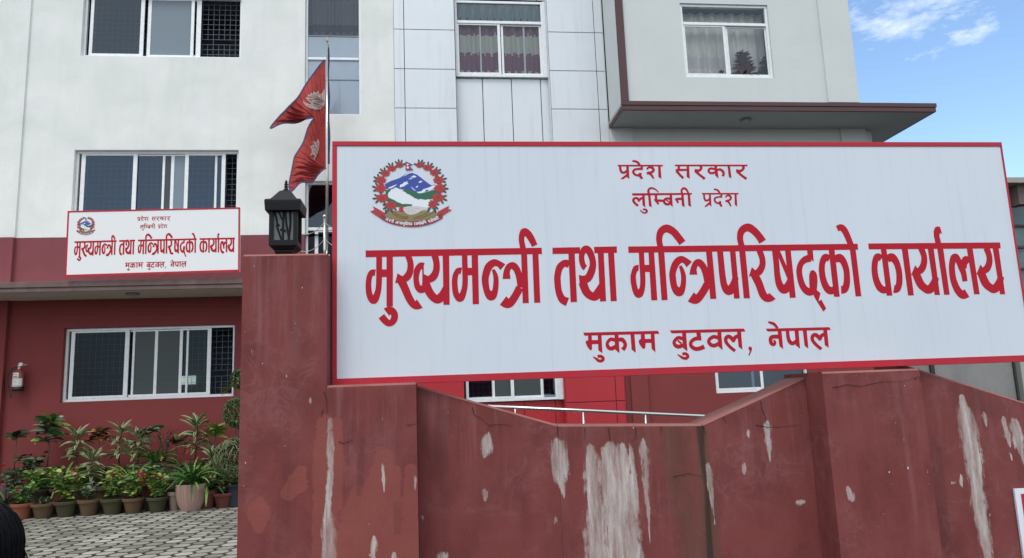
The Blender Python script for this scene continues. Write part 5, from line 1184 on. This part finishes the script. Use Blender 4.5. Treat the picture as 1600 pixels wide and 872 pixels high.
for s_, n_ in ((-1, 'l'), (1, 'r')):
    J.update({'sh'+n_: (s_*.15, 0, 1.13, .06), 'el'+n_: (s_*.20, -.01, .90, .042), 'wr'+n_: (s_*.20, .06, .70, .028), 'pa'+n_: (s_*.20, .075, .645, .034),
              'hi'+n_: (s_*.085, 0, .70, .09), 'kn'+n_: (s_*.09, .01, .40, .058), 'an'+n_: (s_*.09, -.02, .08, .04), 'to'+n_: (s_*.10, .12, .035, .034)})
    ed += [('chest', 'sh'+n_), ('sh'+n_, 'el'+n_), ('el'+n_, 'wr'+n_), ('wr'+n_, 'pa'+n_), ('pelvis', 'hi'+n_), ('hi'+n_, 'kn'+n_), ('kn'+n_, 'an'+n_), ('an'+n_, 'to'+n_)]
    for q in range(5):
        dxf = (-.022, -.008, .006, .018, .0)[q]; ln = (.055, .068, .072, .06, 0)[q]
        if q < 4: J['f%d%s' % (q, n_)] = (s_*.20+.006*s_, .075+dxf*1.4, .615, .0105); J['g%d%s' % (q, n_)] = (s_*.197, .085+dxf*1.4, .615-ln, .008); ed += [('pa'+n_, 'f%d%s' % (q, n_)), ('f%d%s' % (q, n_), 'g%d%s' % (q, n_))]
        else: J['t0'+n_] = (s_*.185, .105, .65, .012); J['t1'+n_] = (s_*.178, .125, .61, .009); ed += [('pa'+n_, 't0'+n_), ('t0'+n_, 't1'+n_)]
names = list(J); me = bpy.data.meshes.new('body'); me.from_pydata([(J[k][0]*mh, J[k][1]*mh, J[k][2]*mh) for k in names], [(names.index(a), names.index(b)) for a, b in ed], [])
bo = bpy.data.objects.new('body', me); COL.objects.link(bo); bo.parent = PE
sk = bo.modifiers.new('skin', 'SKIN')
for i, k in enumerate(names): me.skin_vertices[0].data[i].radius = (J[k][3]*mh*(.8 if k in ('chest', 'waist') else 1), J[k][3]*mh)[::-1] if k in ('chest', 'waist', 'pelvis') else (J[k][3]*mh,)*2
me.skin_vertices[0].data[0].use_root = True
bo.modifiers.new('sub', 'SUBSURF').render_levels = 2; bo.modifiers['sub'].levels = 2
dg = bpy.context.evaluated_depsgraph_get(); bo2 = bo.evaluated_get(dg); nm_ = bpy.data.meshes.new_from_object(bo2); bo.modifiers.clear(); bo.data = nm_; nm_.name = 'body'
nm_.materials.clear()
for m in (skin, top_, trs): nm_.materials.append(m)
for p in nm_.polygons:
    z = p.center.z/mh; ax = abs(p.center.x)/mh; p.use_smooth = True
    p.material_index = 1 if (.78 < z < 1.19 and ax < .19 and not (z < .9 and ax > .165)) or (z > .85 and ax >= .15 and z < 1.19) else (2 if z <= .78 and ax < .165 else 0)
# face and ears on the far side, hair over crown and back
mb = MB(); F_ = lambda a, b, c: (HX+a*mh, HY+b*mh, c*mh)
mb.leaf(F_(0, .083, 1.385), (0, .5, -1), .045*mh, .03*mh, 0, skin, 4); mb.tube([F_(-.025, .08, 1.335), F_(0, .086, 1.333), F_(.025, .08, 1.335)], .006*mh, mat('lips', (.3, .1, .09), .5), 6)
for s_ in (-1, 1): mb.lathe([(.002, -.008*mh), (.011*mh, 0), (.002, .008*mh)], F_(s_*.032, .078, 1.385), mat('eye_white', (.6, .6, .58), .3), 10); mb.tube([F_(s_*.085, 0, 1.40), F_(s_*.095, -.01, 1.385), F_(s_*.085, .0, 1.345)], .009*mh, skin, 6)
mb.build('face', PE, smooth=True)
mb = MB(); hc = Vector(F_(0, -.012, 1.375)); hrad = Vector((.103*mh, .112*mh, .105*mh))
prof = []
for i in range(13):
    for j in range(24): 
        th = math.pi*.62*i/12; ph = 2*math.pi*j/24; wv = 1+.02*math.sin(ph*9+i)
        prof.append((hc.x+hrad.x*math.sin(th)*math.cos(ph)*wv, hc.y+hrad.y*math.sin(th)*math.sin(ph)*wv-(.02*mh if False else 0), hc.z+hrad.z*math.cos(th)))
i0 = len(mb.v); mb.v += prof
for i in range(12):
    for j in range(24):
        if i > 6 and 2 < j < 10: continue          # leave the face free
        mb.f.append((i0+i*24+j, i0+(i+1)*24+j, i0+(i+1)*24+(j+1) % 24, i0+i*24+(j+1) % 24)); mb.m.append(mb.mi(hair))
for k in range(1500):
    ph = U(math.pi*.94, math.pi*2.06); th = U(.05, 1.1); pts = []; ln = U(.26, .40)*mh; ofs = U(.0, .016)*mh; ph2 = ph+U(-.05, .05)
    for q in range(9):
        f = q/8; tt = th+(math.pi*.55-th)*min(1, f*1.9)
        rx, ry = hrad.x+ofs, hrad.y+ofs
        p = Vector((hc.x+rx*math.sin(tt)*math.cos(ph2), hc.y+ry*math.sin(tt)*math.sin(ph2), hc.z+(hrad.z+ofs)*math.cos(tt)))
        if f > .52: g2 = (f-.52)/.48; p.z -= ln*g2; p.x = hc.x+(p.x-hc.x)*(1+.12*g2)+(.035 if k % 9 == 0 else .01)*mh*math.sin(k+g2*4); p.y -= .012*mh*g2
        pts.append(p)
    mb.tube(pts, [.0016*mh]*6+[.0013*mh, .001*mh, .0003*mh], hair, 3, False)
mb.build('hair', PE, smooth=True)
